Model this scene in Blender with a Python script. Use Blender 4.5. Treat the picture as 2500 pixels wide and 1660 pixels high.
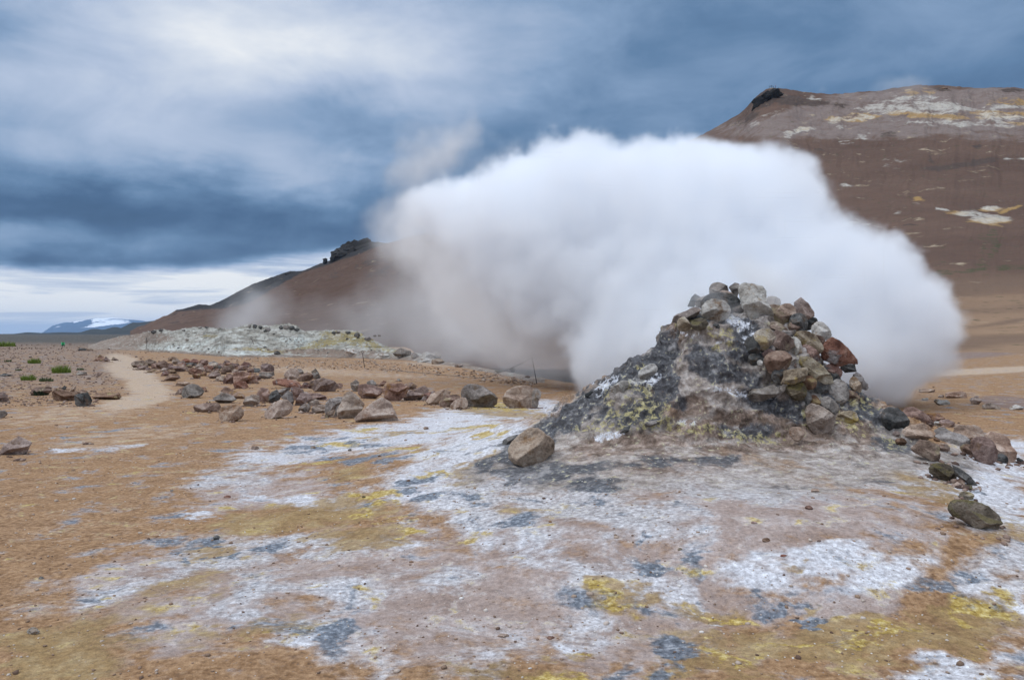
import bpy, math, random
import numpy as np
from math import radians as R

scene = bpy.context.scene
for _o in list(bpy.data.objects):
    bpy.data.objects.remove(_o)

# ---------------------------------------------------------------- camera, light, exposure
FPX = 1900.0                       # focal length in pixels of the 2500 px wide photograph
CAM = (0.0, 0.0, 1.6)
PITCH = math.atan(15.0 / FPX)
SUN_EL, SUN_AZ = 52.0, -115.0       # azimuth from +Y towards +X, degrees
SUN_STRENGTH = 1.4
EXPOSURE = 0.0

cam_data = bpy.data.cameras.new("camera")
cam = bpy.data.objects.new("camera", cam_data)
scene.collection.objects.link(cam)
cam.location = CAM
cam.rotation_euler = (math.pi / 2 - PITCH, 0, 0)
cam_data.sensor_width = 36.0
cam_data.lens = 36.0 * FPX / 2500.0
cam_data.clip_start = 0.05
cam_data.clip_end = 60000.0
scene.camera = cam

scene.view_settings.view_transform = 'Standard'
scene.view_settings.look = 'None'
scene.view_settings.gamma = 1.0
scene.view_settings.exposure = EXPOSURE
scene.view_settings.use_curve_mapping = False
scene.cycles.use_denoising = True
scene.cycles.volume_bounces = 20
scene.cycles.max_bounces = 22
scene.cycles.diffuse_bounces = 2
scene.cycles.glossy_bounces = 1
scene.cycles.transmission_bounces = 0
scene.cycles.transparent_max_bounces = 22
scene.cycles.volume_step_rate = 1.5
scene.cycles.volume_max_steps = 512
scene.cycles.sample_clamp_indirect = 6.0

sun_data = bpy.data.lights.new("sun", 'SUN')
sun_data.energy = SUN_STRENGTH
sun_data.angle = R(22)
sun_data.color = (0.90, 0.95, 1.0)
sun = bpy.data.objects.new("sun", sun_data)
scene.collection.objects.link(sun)
# sun direction: from azimuth SUN_AZ, elevation SUN_EL; lamp shines down its local -Z
sun.rotation_euler = (math.pi / 2 - R(SUN_EL), 0, math.pi - R(SUN_AZ))


class NT:
    """terse node building"""
    def __init__(self, tree):
        self.t = tree
        self.n = tree.nodes
        self.l = tree.links

    def new(self, kind, **kw):
        nd = self.n.new(kind)
        for k, v in kw.items():
            setattr(nd, k, v)
        return nd

    def put(self, sock, v):
        if isinstance(v, bpy.types.NodeSocket):
            self.l.new(v, sock)
        elif v is not None:
            try:
                sock.default_value = v
            except Exception:
                sock.default_value = (v[0], v[1], v[2], 1.0)

    def m(self, op, a, b=None, c=None, clamp=False):
        nd = self.new('ShaderNodeMath', operation=op, use_clamp=clamp)
        self.put(nd.inputs[0], a)
        self.put(nd.inputs[1], b)
        self.put(nd.inputs[2], c)
        return nd.outputs[0]

    def add(self, a, b): return self.m('ADD', a, b)
    def sub(self, a, b): return self.m('SUBTRACT', a, b)
    def mul(self, a, b): return self.m('MULTIPLY', a, b)
    def mad(self, a, b, c): return self.m('MULTIPLY_ADD', a, b, c)

    def v(self, op, a, b=None, c=None, scale=None):
        nd = self.new('ShaderNodeVectorMath', operation=op)
        self.put(nd.inputs[0], a)
        self.put(nd.inputs[1], b)
        self.put(nd.inputs[2], c)
        if scale is not None:
            self.put(nd.inputs['Scale'], scale)
        return nd.outputs['Value'] if op in ('DOT_PRODUCT', 'LENGTH', 'DISTANCE') else nd.outputs[0]

    def sep(self, a):
        nd = self.new('ShaderNodeSeparateXYZ')
        self.put(nd.inputs[0], a)
        return nd.outputs

    def comb(self, x, y, z):
        nd = self.new('ShaderNodeCombineXYZ')
        for s, q in zip(nd.inputs, (x, y, z)):
            self.put(s, q)
        return nd.outputs[0]

    def noise(self, vec, scale, detail=3, rough=0.5, dist=0.0, color=False):
        nd = self.new('ShaderNodeTexNoise')
        self.put(nd.inputs['Vector'], vec)
        nd.inputs['Scale'].default_value = scale
        nd.inputs['Detail'].default_value = detail
        nd.inputs['Roughness'].default_value = rough
        nd.inputs['Distortion'].default_value = dist
        return nd.outputs['Color'] if color else nd.outputs[0]

    def vor(self, vec, scale, feature='F1', out='Distance', rnd=1.0, smooth=None):
        nd = self.new('ShaderNodeTexVoronoi', feature=feature)
        self.put(nd.inputs['Vector'], vec)
        nd.inputs['Scale'].default_value = scale
        nd.inputs['Randomness'].default_value = rnd
        if smooth is not None:
            nd.inputs['Smoothness'].default_value = smooth
        return nd.outputs[out]

    def mr(self, x, a, b, c=0.0, d=1.0, kind='LINEAR'):
        nd = self.new('ShaderNodeMapRange', interpolation_type=kind, clamp=True)
        self.put(nd.inputs['Value'], x)
        self.put(nd.inputs['From Min'], a)
        self.put(nd.inputs['From Max'], b)
        self.put(nd.inputs['To Min'], c)
        self.put(nd.inputs['To Max'], d)
        return nd.outputs[0]

    def ss(self, x, a, b): return self.mr(x, a, b, 0.0, 1.0, 'SMOOTHSTEP')

    def ramp(self, x, stops, interp='LINEAR'):
        nd = self.new('ShaderNodeValToRGB')
        self.put(nd.inputs[0], x)
        cr = nd.color_ramp
        cr.interpolation = interp
        while len(cr.elements) < len(stops):
            cr.elements.new(0.5)
        for e, (p, c) in zip(cr.elements, stops):
            e.position = p
            e.color = (c[0], c[1], c[2], 1.0)
        return nd.outputs[0]

    def mix(self, f, a, b, blend='MIX'):
        nd = self.new('ShaderNodeMix', data_type='RGBA', blend_type=blend, clamp_factor=True)
        self.put(nd.inputs[0], f)
        self.put(nd.inputs[6], a)
        self.put(nd.inputs[7], b)
        return nd.outputs[2]

    def attr(self, name, out='Vector', typ='GEOMETRY'):
        nd = self.new('ShaderNodeAttribute', attribute_type=typ)
        nd.attribute_name = name
        return nd.outputs[out]

    def bump(self, h, strength, dist, normal=None):
        nd = self.new('ShaderNodeBump')
        nd.inputs['Strength'].default_value = strength
        nd.inputs['Distance'].default_value = dist
        self.put(nd.inputs['Height'], h)
        self.put(nd.inputs['Normal'], normal)
        return nd.outputs[0]


def srgb(r, g, b):
    def f(c):
        c = c / 255.0
        return c / 12.92 if c <= 0.04045 else ((c + 0.055) / 1.055) ** 2.4
    return (f(r), f(g), f(b))


# ---------------------------------------------------------------- world: cloudy sky
world = bpy.data.worlds.new("World")
scene.world = world
world.use_nodes = True
wt = world.node_tree
wt.nodes.clear()
w = NT(wt)
wout = w.new('ShaderNodeOutputWorld')
bg = w.new('ShaderNodeBackground')
w.l.new(bg.outputs[0], wout.inputs[0])
tc = w.new('ShaderNodeTexCoord')
D = w.v('NORMALIZE', tc.outputs['Generated'])
dx, dy, dz = w.sep(D)
az0 = w.m('ARCTAN2', dx, dy)
el0 = w.m('ARCSINE', dz)
# cloud-layer coordinates (stretch out towards the horizon like a real cloud deck)
den = w.add(w.m('MAXIMUM', dz, 0.0), 0.10)
pl = w.comb(w.m('DIVIDE', dx, den), w.m('DIVIDE', dy, den), 0.0)
n_big = w.noise(pl, 0.75, 4, 0.5, 0.3)
n_mid = w.noise(w.v('ADD', pl, (7.3, 2.1, 0.0)), 2.1, 5, 0.52, 0.2)
# angular warp so that the bright and dark cloud banks have ragged edges
wa = w.noise(w.comb(az0, w.mul(el0, 2.2), 3.0), 5.0, 5, 0.55, color=True)
wx, wy, wz = w.sep(wa)
az = w.mad(w.sub(wx, 0.5), 0.34, az0)
el = w.mad(w.sub(wy, 0.5), 0.13, el0)


def px_azel(px, py):
    u = (px - 1250) / FPX
    a = math.atan(u)
    return a, math.atan((815 - py) / FPX * math.cos(a))


# (px, py, half width px, half height px, amount)
banks = [
    (480, 30, 360, 150, 0.40), (330, 230, 420, 170, 0.28), (420, 370, 200, 60, 0.10),
    (900, 130, 420, 150, 0.26), (1200, 20, 300, 120, 0.10), (770, 425, 150, 55, 0.22),
    (1120, 330, 110, 90, 0.10), (120, 585, 230, 36, 0.22), (60, 655, 360, 30, -0.16),
    (500, 590, 300, 70, -0.14), (240, 500, 360, 50, -0.20), (820, 330, 300, 70, -0.10),
    (1400, 250, 330, 110, -0.05), (1620, 300, 140, 60, 0.16), (2250, 90, 420, 90, 0.14),
    (1800, 60, 260, 90, 0.04), (900, 520, 200, 60, -0.04), (620, 660, 260, 35, -0.02), (0, 330, 120, 180, 0.06),
]
val = w.mad(w.sub(n_big, 0.5), 0.24, 0.275)
val = w.mad(w.sub(n_mid, 0.5), 0.15, val)
n_sm = w.noise(w.comb(w.mul(az0, 1.0), w.mul(el0, 1.9), 1.0), 5.5, 7, 0.58, 0.6)
val = w.mad(w.sub(n_sm, 0.5), 0.42, val)
for (bx, by, hw, hh, amt) in banks:
    a0, e0 = px_azel(bx, by)
    q1 = w.mul(w.sub(az, a0), FPX / hw)
    q2 = w.mul(w.sub(el, e0), FPX / hh)
    g = w.m('EXPONENT', w.mul(w.add(w.mul(q1, q1), w.mul(q2, q2)), -0.7))
    val = w.mad(g, amt, val)
# lighter break under the cloud deck near the horizon, layered
el_edge = w.mad(w.sub(wz, 0.5), 0.05, el0)
brk = w.mr(el_edge, px_azel(500, 700)[1], px_azel(500, 655)[1], 1.0, 0.0, 'SMOOTHSTEP')
edge_slope = w.mr(az0, -0.55, -0.05, 0.0, 0.05)
brk2 = w.mr(w.sub(el_edge, edge_slope), px_azel(500, 700)[1], px_azel(500, 655)[1], 1.0, 0.0, 'SMOOTHSTEP')
brk = w.m('MAXIMUM', brk, brk2)
lay = w.noise(w.comb(w.mul(az0, 3.0), w.mul(el0, 34.0), 0.0), 1.6, 5, 0.6, 0.4)
low = w.mr(lay, 0.36, 0.56, 0.74, 1.12)
low = w.m('ADD', low, w.mr(el0, 0.02, 0.085, 0.10, -0.18))
val = w.add(w.mul(val, w.sub(1.0, brk)), w.mul(low, brk))
# overhead and behind the camera the unseen sky is brightened to light the scene
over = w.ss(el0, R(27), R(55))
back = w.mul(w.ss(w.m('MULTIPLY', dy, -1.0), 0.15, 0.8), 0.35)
val = w.m('MINIMUM', val, 1.25)
cloud = w.ramp(val, [
    (0.00, srgb(46, 74, 106)), (0.14, srgb(66, 97, 134)), (0.30, srgb(98, 130, 166)),
    (0.48, srgb(138, 164, 197)), (0.68, srgb(184, 199, 223)), (0.86, srgb(220, 228, 240)), (1.0, srgb(250, 252, 253))])
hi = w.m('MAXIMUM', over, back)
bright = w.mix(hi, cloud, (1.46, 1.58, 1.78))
sky = w.new('ShaderNodeTexSky')
sky.sky_type = 'NISHITA'
sky.sun_disc = False
sky.sun_elevation = R(SUN_EL)
sky.sun_rotation = R(SUN_AZ)
sky.dust_density = 2.0
skyc = w.v('SCALE', sky.outputs[0], scale=0.10)
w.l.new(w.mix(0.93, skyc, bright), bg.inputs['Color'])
bg.inputs['Strength'].default_value = 1.0
world.cycles.sampling_method = 'MANUAL'
world.cycles.sample_map_resolution = 512

# ---------------------------------------------------------------- numpy noise
_rng = np.random.RandomState(7)
_perm = _rng.permutation(256).astype(np.int64)
_perm = np.concatenate([_perm, _perm, _perm])
_grad = _rng.normal(size=(256, 3))
_grad /= np.linalg.norm(_grad, axis=1)[:, None]


def perlin(x, y, z=0.0):
    x = np.asarray(x, dtype=np.float64)
    y = np.asarray(y, dtype=np.float64)
    z = np.zeros_like(x) + z
    xf, yf, zf = np.floor(x), np.floor(y), np.floor(z)
    xi, yi, zi = xf.astype(np.int64) & 255, yf.astype(np.int64) & 255, zf.astype(np.int64) & 255
    fx, fy, fz = x - xf, y - yf, z - zf
    ux, uy, uz = [t * t * t * (t * (t * 6 - 15) + 10) for t in (fx, fy, fz)]

    def corner(a, b, c):
        h = _perm[_perm[_perm[(xi + a) & 255] + ((yi + b) & 255)] + ((zi + c) & 255)]
        g = _grad[h]
        return g[..., 0] * (fx - a) + g[..., 1] * (fy - b) + g[..., 2] * (fz - c)
    x00 = corner(0, 0, 0) * (1 - ux) + corner(1, 0, 0) * ux
    x10 = corner(0, 1, 0) * (1 - ux) + corner(1, 1, 0) * ux
    x01 = corner(0, 0, 1) * (1 - ux) + corner(1, 0, 1) * ux
    x11 = corner(0, 1, 1) * (1 - ux) + corner(1, 1, 1) * ux
    return 1.6 * ((x00 * (1 - uy) + x10 * uy) * (1 - uz) + (x01 * (1 - uy) + x11 * uy) * uz)


def fbm(x, y, z=0.0, octaves=4, rough=0.5, lac=2.03):
    s, a, f, tot = 0.0, 1.0, 1.0, 0.0
    for i in range(octaves):
        s = s + a * perlin(x * f + 17.3 * i, y * f - 9.1 * i, np.asarray(z) * f + 5.7 * i)
        tot += a
        a *= rough
        f *= lac
    return s / tot


def ridged(x, y, z=0.0, octaves=4, rough=0.5):
    s, a, f, tot = 0.0, 1.0, 1.0, 0.0
    for i in range(octaves):
        s = s + a * (1.0 - 2.0 * np.abs(perlin(x * f + 31.7 * i, y * f + 3.3 * i, np.asarray(z) * f + 1.9 * i)))
        tot += a
        a *= rough
        f *= 2.1
    return s / tot


def sstep(x, a, b):
    t = np.clip((x - a) / (b - a), 0, 1)
    return t * t * (3 - 2 * t)


# ---------------------------------------------------------------- pixel <-> world (positions measured on the photograph)
_c, _s = math.cos(PITCH), math.sin(PITCH)


def P(px, py, Y):
    """world point seen at pixel (px, py) of the 2500x1660 photo at distance Y in front"""
    u = (px - 1250) / FPX
    v = (830 - py) / FPX
    dY = _c + v * _s
    dZ = -_s + v * _c
    return (u / dY * Y, Y, CAM[2] + dZ / dY * Y)


def to_px(x, y, z):
    yy = np.maximum(y, 1e-3)
    zz = z - CAM[2]
    dep = yy * _c - zz * _s
    dep = np.maximum(dep, 1e-3)
    up = yy * _s + zz * _c
    return 1250 + FPX * x / dep, 830 - FPX * up / dep


def link_obj(o):
    scene.collection.objects.link(o)
    return o


def mesh_from(name, verts, faces, mat=None, smooth=True, quads=True):
    me = bpy.data.meshes.new(name)
    verts = np.asarray(verts, dtype=np.float32)
    faces = np.asarray(faces, dtype=np.int32)
    k = faces.shape[1]
    me.vertices.add(len(verts))
    me.vertices.foreach_set('co', verts.ravel())
    me.loops.add(faces.size)
    me.loops.foreach_set('vertex_index', faces.ravel())
    me.polygons.add(len(faces))
    me.polygons.foreach_set('loop_start', np.arange(0, faces.size, k, dtype=np.int32))
    if smooth:
        me.polygons.foreach_set('use_smooth', np.ones(len(faces), dtype=bool))
    me.update(calc_edges=True)
    me.validate()
    if mat:
        me.materials.append(mat)
    return me


def grid_faces(nr, nc, wrap=False):
    r = np.arange(nr - 1)[:, None]
    c = np.arange(nc if wrap else nc - 1)[None, :]
    c2 = (c + 1) % nc
    a = r * nc + c
    b = r * nc + c2
    d = (r + 1) * nc + c
    e = (r + 1) * nc + c2
    return np.stack([a + 0 * b, b + 0 * a, e, d], axis=-1).reshape(-1, 4)


def set_attr(me, name, vec):
    vec = np.asarray(vec, dtype=np.float32)
    at = me.attributes.new(name, 'FLOAT_VECTOR', 'POINT')
    at.data.foreach_set('vector', vec.ravel())


def tag(o, label=None, cat=None, group=None, kind=None):
    if label: o['label'] = label
    if cat: o['category'] = cat
    if group: o['group'] = group
    if kind: o['kind'] = kind
    return o


def ell(px, py, items, warp=None):
    """soft union of ellipses (cx, cy, rx, ry, angle_deg, amount) in photo pixels -> 0..1"""
    out = np.zeros_like(px)
    for it in items:
        cx, cy, rx, ry, ang, amt = it
        ca, sa = math.cos(R(ang)), math.sin(R(ang))
        ddx, ddy = px - cx, py - cy
        a = (ddx * ca + ddy * sa) / rx
        b = (-ddx * sa + ddy * ca) / ry
        d = np.sqrt(a * a + b * b)
        out = np.maximum(out, amt * np.clip(1.5 - d, 0, 1))
    return out

# ---------------------------------------------------------------- terrain shape
MC = (2.80, 9.05)                                     # axis of the steaming mound
LV_Z = np.array([1.80, 1.66, 1.45, 1.22, 0.95, 0.70, 0.50, 0.30, 0.17, 0.07, 0.0])
LV_R = {
    0:   np.array([.22, .38, .54, .72, 1.05, 1.58, 2.04, 2.50, 3.00, 3.70, 4.50]),   # towards +X
    90:  np.array([.45, .75, 1.0, 1.25, 1.5, 1.8, 2.1, 2.45, 2.8, 3.1, 3.6]),       # away from the camera
    180: np.array([.62, .98, 1.10, 1.44, 1.86, 2.32, 2.72, 3.30, 4.00, 4.80, 5.60]),
    270: np.array([.45, .64, .78, .86, .94, 1.02, 1.14, 2.60, 3.60, 4.6, 5.6]),     # towards the camera
}


def level_radii(phi):
    """radius of each height level in direction phi (array n) -> (n, levels)"""
    ph = np.mod(np.degrees(phi), 360.0)
    k = np.floor(ph / 90.0).astype(int)
    t = (ph - 90.0 * k) / 90.0
    t = t * t * (3 - 2 * t)
    tab = np.stack([LV_R[0], LV_R[90], LV_R[180], LV_R[270], LV_R[0]])
    return tab[k] * (1 - t)[:, None] + tab[k + 1] * t[:, None]


def mound_h(x, y):
    ddx, ddy = x - MC[0], y - MC[1]
    r = np.hypot(ddx, ddy)
    out = np.zeros_like(r)
    near = r < 6.0
    if not near.any():
        return out
    phi = np.arctan2(ddy[near], ddx[near])
    rr = r[near]
    rr = rr * (1 + 0.07 * perlin(ddx[near] * 0.9, ddy[near] * 0.9, 4.4))
    Rl = level_radii(phi)
    z = np.full(rr.shape, LV_Z[0])
    for i in range(len(LV_Z) - 1):
        a, b = Rl[:, i], Rl[:, i + 1]
        t = np.clip((rr - a) / (b - a), 0, 1)
        z = np.where(rr > a, LV_Z[i] + (LV_Z[i + 1] - LV_Z[i]) * t, z)
    out[near] = z
    return out


def smin(a, b, k):
    h = np.clip(0.5 + 0.5 * (b - a) / k, 0, 1)
    return b * (1 - h) + a * h - k * h * (1 - h)


def ground_z(x, y):
    x = np.asarray(x, dtype=np.float64)
    y = np.asarray(y, dtype=np.float64)
    r = np.hypot(x, y)
    z = smin(mound_h(x, y), np.full(x.shape, 0.60), 0.14)
    # gentle swells of the foreground
    z = z + 0.15 * np.exp(-(((x - 2.1) / 1.5) ** 2 + ((y - 5.5) / 0.85) ** 2))
    z = z - 0.06 * np.exp(-(((x - 2.0) / 1.3) ** 2 + ((y - 4.15) / 0.35) ** 2)) + 0.05 * np.exp(-(((x - 1.9) / 0.7) ** 2 + ((y - 4.0) / 0.25) ** 2))
    z = z + 0.13 * np.exp(-(((x - 0.2) / 2.4) ** 2 + ((y - 12.5) / 3.2) ** 2))       # rise carrying the white sheet
    near = np.exp(-r / 30.0)
    z = z + 0.045 * near * fbm(x * 0.55, y * 0.55, 1.0, 3)
    z = z + 0.018 * near * fbm(x * 2.2, y * 2.2, 2.0, 3)
    z = z + 0.006 * near * fbm(x * 9.0, y * 9.0, 3.0, 3) * sstep(30 - r, 0, 12)
    mid = sstep(r, 18, 60)
    z = z + mid * 0.18 * fbm(x * 0.09, y * 0.09, 5.0, 3)
    # stony low swells of the field on the left
    lf = sstep(-x / np.maximum(y, 1.0), 0.46, 0.56) * sstep(y, 22, 50)
    z = z + lf * (0.25 * fbm(x * 0.12, y * 0.12, 8.0, 5, 0.6) + 0.05 * ridged(x * 0.9, y * 0.9, 2.0, 3))
    # the ground drops away behind the crest in the middle
    crest = 45.0 - (x + 4.7) * 3.0
    crest = np.clip(crest, 21.5, 62)
    xin = sstep(x, -13, -5) * (1 - sstep(x, 4.0, 9.0))
    z = z - 2.2 * xin * sstep(y - crest, 0.0, 10.0) * (1 - sstep(y, 90, 160))
    return z


def cast(px, py, zadd=0.0, y0=2.0, y1=400.0):
    """where the view ray through a photo pixel meets the ground"""
    ys = np.geomspace(y0, y1, 3000)
    u = (px - 1250) / FPX
    v = (830 - py) / FPX
    dY = _c + v * _s
    dZ = -_s + v * _c
    xs = u / dY * ys
    zs = CAM[2] + dZ / dY * ys
    g = ground_z(xs, ys) + zadd
    i = np.argmax(zs < g)
    if zs[i] >= g[i]:
        i = len(ys) - 1
    return float(xs[i]), float(ys[i]), float(g[i] - zadd)


# ---------------------------------------------------------------- stains and crusts, measured on the photograph
M_WHITE = [
    (1480, 1250, 240, 60, 8, 1.0), (1250, 1190, 160, 60, -25, 1.1), (1750, 1190, 260, 34, 3, 1.0),
    (1190, 1010, 190, 22, -6, 1.3), (960, 1065, 300, 30, -7, 1.2), (700, 1110, 150, 22, -5, 1.0), (1130, 1110, 190, 55, -20, 1.3),
    (1080, 1170, 150, 40, -10, 1.2), (1190, 1240, 150, 50, 5, 1.15), (790, 1228, 120, 20, 0, 1.0), (560, 1170, 120, 25, -6, .75),
    (760, 1330, 150, 24, 0, 1.0), (520, 1370, 170, 40, -12, .8), (480, 1258, 45, 9, 0, 1.0), (620, 1210, 40, 8, 0, 1.0), (960, 1310, 90, 26, 0, .8),
    (1400, 1220, 220, 55, 0, 1.0), (1700, 1170, 230, 45, 3, 1.1), (2100, 1140, 230, 48, 12, 1.2), (2420, 1230, 110, 80, 20, 1.2),
    (2470, 1400, 90, 120, 0, .9), (2010, 1375, 120, 40, -5, 1.2), (2180, 1400, 110, 40, -10, 1.1), (1720, 1500, 35, 16, 0, 1.4),
    (1490, 1400, 130, 60, 10, .95), (1280, 1330, 120, 40, 0, .85), (1400, 1560, 60, 80, 30, .7), (780, 1540, 70, 40, -30, .95),
    (1060, 1420, 90, 30, 0, .8), (870, 1440, 140, 30, 0, .72), (600, 1450, 120, 30, -15, .75), (300, 1440, 130, 30, -20, .65),
    (2050, 1568, 50, 10, -5, 1.4), (1850, 1400, 90, 40, 0, .9), (2300, 1640, 170, 40, -8, .9), (1640, 1440, 90, 40, 20, .8),
    (190, 1095, 36, 6, -8, .7), (300, 1090, 70, 7, -6, .5), (150, 1100, 20, 4, 0, 1.0), (2440, 1130, 90, 30, 20, 1.0), (2480, 1090, 60, 18, 5, 1.1),
    (900, 1620, 110, 60, 0, .7), (1180, 1600, 90, 60, 0, .62),
]
M_PINK = [
    (1350, 1430, 800, 170, 0, .85), (620, 1450, 500, 110, -8, .75),
    (1360, 1310, 230, 70, 0, 1.0), (1900, 1255, 330, 75, 5, 1.3), (1580, 1290, 150, 60, 0, 1.0), (1120, 1450, 230, 90, 0, 1.1),
    (1850, 1340, 200, 40, 0, .9), (2080, 1480, 130, 50, 0, 1.2), (1480, 1600, 120, 50, 0, .9), (1000, 1520, 200, 60, 0, .9),
    (2420, 1140, 100, 30, 20, .9), (780, 1410, 200, 60, 0, .9), (420, 1380, 250, 60, -12, .8), (640, 1200, 180, 50, -5, .8), (450, 1550, 220, 60, -10, .8),
]
M_OCHRE = [
    (830, 1250, 110, 36, -10, 1.3), (660, 1275, 170, 30, -4, .95), (880, 1315, 110, 24, -5, 1.1), (700, 1255, 80, 26, 0, .9),
    (840, 1160, 60, 18, -15, .9), (1480, 1450, 70, 35, 10, 1.2), (1740, 1490, 130, 28, 5, 1.1), (1560, 1450, 60, 22, 10, .9),
    (2010, 1560, 300, 42, -2, 1.4), (2330, 1530, 170, 48, -14, 1.3), (1700, 1570, 130, 40, 10, .8), (160, 1580, 220, 80, -8, .95), (1290, 1640, 170, 26, 3, 1.1),
    (640, 1530, 160, 36, -10, .85), (500, 1340, 110, 26, -5, .8), (1210, 1000, 110, 18, 5, 1.15), (1280, 1250, 90, 14, 5, .6),
    (1170, 1142, 62, 26, -28, 1.3), (1700, 1640, 150, 30, 10, 1.0), (1950, 1385, 60, 12, 0, .9), (960, 1060, 90, 8, -8, .7),
    (2210, 1170, 80, 28, 25, 1.2), (2300, 1205, 60, 20, 25, 1.3), (430, 1440, 130, 30, -15, .75), (1950, 1480, 60, 10, 0, .6), (2440, 1300, 60, 30, 0, .7),
]
M_YELLOW = [
    (930, 1216, 55, 11, -18, 1.3), (955, 1272, 45, 9, -8, 1.25), (880, 1255, 40, 8, -30, .8), (1790, 1502, 85, 15, -3, 1.25), (1700, 1478, 60, 8, 10, 1.0),
    (2160, 1545, 110, 10, -14, 1.35), (2390, 1500, 70, 24, -10, 1.2), (1215, 992, 75, 12, 3, 1.15), (830, 1086, 70, 7, -4, 1.1),
    (1000, 1096, 80, 7, -4, 1.0), (1040, 1162, 24, 10, -20, 1.1), (1160, 1043, 75, 7, -8, 1.0), (1960, 1390, 40, 8, 0, 1.1),
    (1350, 1642, 90, 14, 3, 1.15), (1720, 1620, 60, 14, 25, .9), (1480, 1462, 60, 14, 10, 1.0), (960, 1300, 40, 6, -15, 1.0), (2480, 1470, 30, 30, 0, 1.0),
    (900, 1050, 60, 5, -6, .9), (1180, 1062, 45, 6, -8, 1.0), (1090, 1160, 14, 10, 0, .9), (660, 1552, 80, 12, -10, .7), (1990, 1570, 110, 7, 3, 1.0),
    (1690, 1570, 40, 14, 20, .7), (2330, 1580, 60, 8, -10, .8), (1130, 1320, 60, 10, 0, .7), (780, 1130, 50, 5, -4, .8),
]
M_DARK = [
    (730, 1098, 75, 13, -3, 1.25), (880, 1122, 100, 10, -3, 1.25), (800, 1070, 60, 7, -3, 1.0), (1000, 1182, 50, 9, -12, 1.3), (1055, 1215, 50, 13, -4, 1.25), (900, 1085, 80, 7, 0, 1.0),
    (960, 1145, 50, 6, -3, .9), (1250, 1255, 60, 14, 6, 1.2), (1190, 1230, 40, 12, 0, 1.0), (1570, 1368, 42, 14, 8, 1.4), (1620, 1388, 50, 16, 22, 1.4),
    (1680, 1402, 36, 26, 30, 1.15), (1600, 1330, 24, 12, 0, .85), (1860, 1455, 60, 18, 5, 1.1), (1960, 1510, 70, 13, 6, 1.3), (2330, 1452, 30, 16, -5, 1.35),
    (1620, 1600, 60, 34, 28, 1.15), (1540, 1508, 60, 18, 8, 1.05), (845, 1560, 36, 50, 20, 1.0), (1490, 1200, 24, 16, -30, 1.4), (1500, 1180, 60, 26, -20, .85),
    (470, 1365, 18, 7, 0, 1.2), (545, 1352, 26, 8, 0, 1.1), (650, 1345, 42, 8, 0, 1.2), (530, 1330, 40, 9, 0, .9), (1480, 1530, 20, 16, 0, 1.0),
    (2330, 1420, 90, 20, -8, .85), (2230, 1500, 30, 10, 0, 1.0), (2000, 1160, 34, 5, 3, 1.0), (1270, 1280, 40, 8, 5, .8), (1300, 1190, 60, 30, 0, .6),
    (1720, 1440, 40, 12, 0, .8), (360, 1110, 0.1, 0.1, 0, 0), (2440, 1330, 60, 20, 0, .7), (1950, 1460, 60, 10, 20, .8),
]
M_PATH = [
    (300, 880, 40, 14, 10, 1.2), (320, 910, 60, 20, 15, 1.3), (360, 945, 55, 26, 20, 1.3), (330, 980, 90, 16, -10, 1.2), (380, 965, 40, 16, 0, 1.0),
    (420, 845, 60, 8, 0, .7), (760, 905, 200, 9, 2, .55), (900, 915, 200, 8, 2, .5), (2400, 906, 220, 7, -3, 1.3), (2250, 908, 60, 5, -3, 1.0), (1060, 890, 120, 5, 3, .6),
    (180, 1010, 200, 26, -5, .5), (300, 1065, 220, 25, -6, .5), (1430, 925, 60, 8, 10, .6),
]
M_VEIL = [(1500, 1180, 330, 60, 4, 1.1), (1900, 1160, 300, 40, 5, .9), (1300, 1200, 200, 60, -20, .9), (1450, 1260, 260, 60, 0, 1.0), (1700, 1230, 200, 40, 0, .9), (2100, 1120, 120, 40, 10, .7),
          (600, 1400, 400, 90, -10, .8), (1200, 1450, 400, 90, 0, .7), (1500, 1420, 160, 60, 10, .6), (2440, 1330, 90, 90, 0, .7), (560, 1170, 200, 40, -5, .7), (1650, 1560, 200, 80, 10, .6)]
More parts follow.
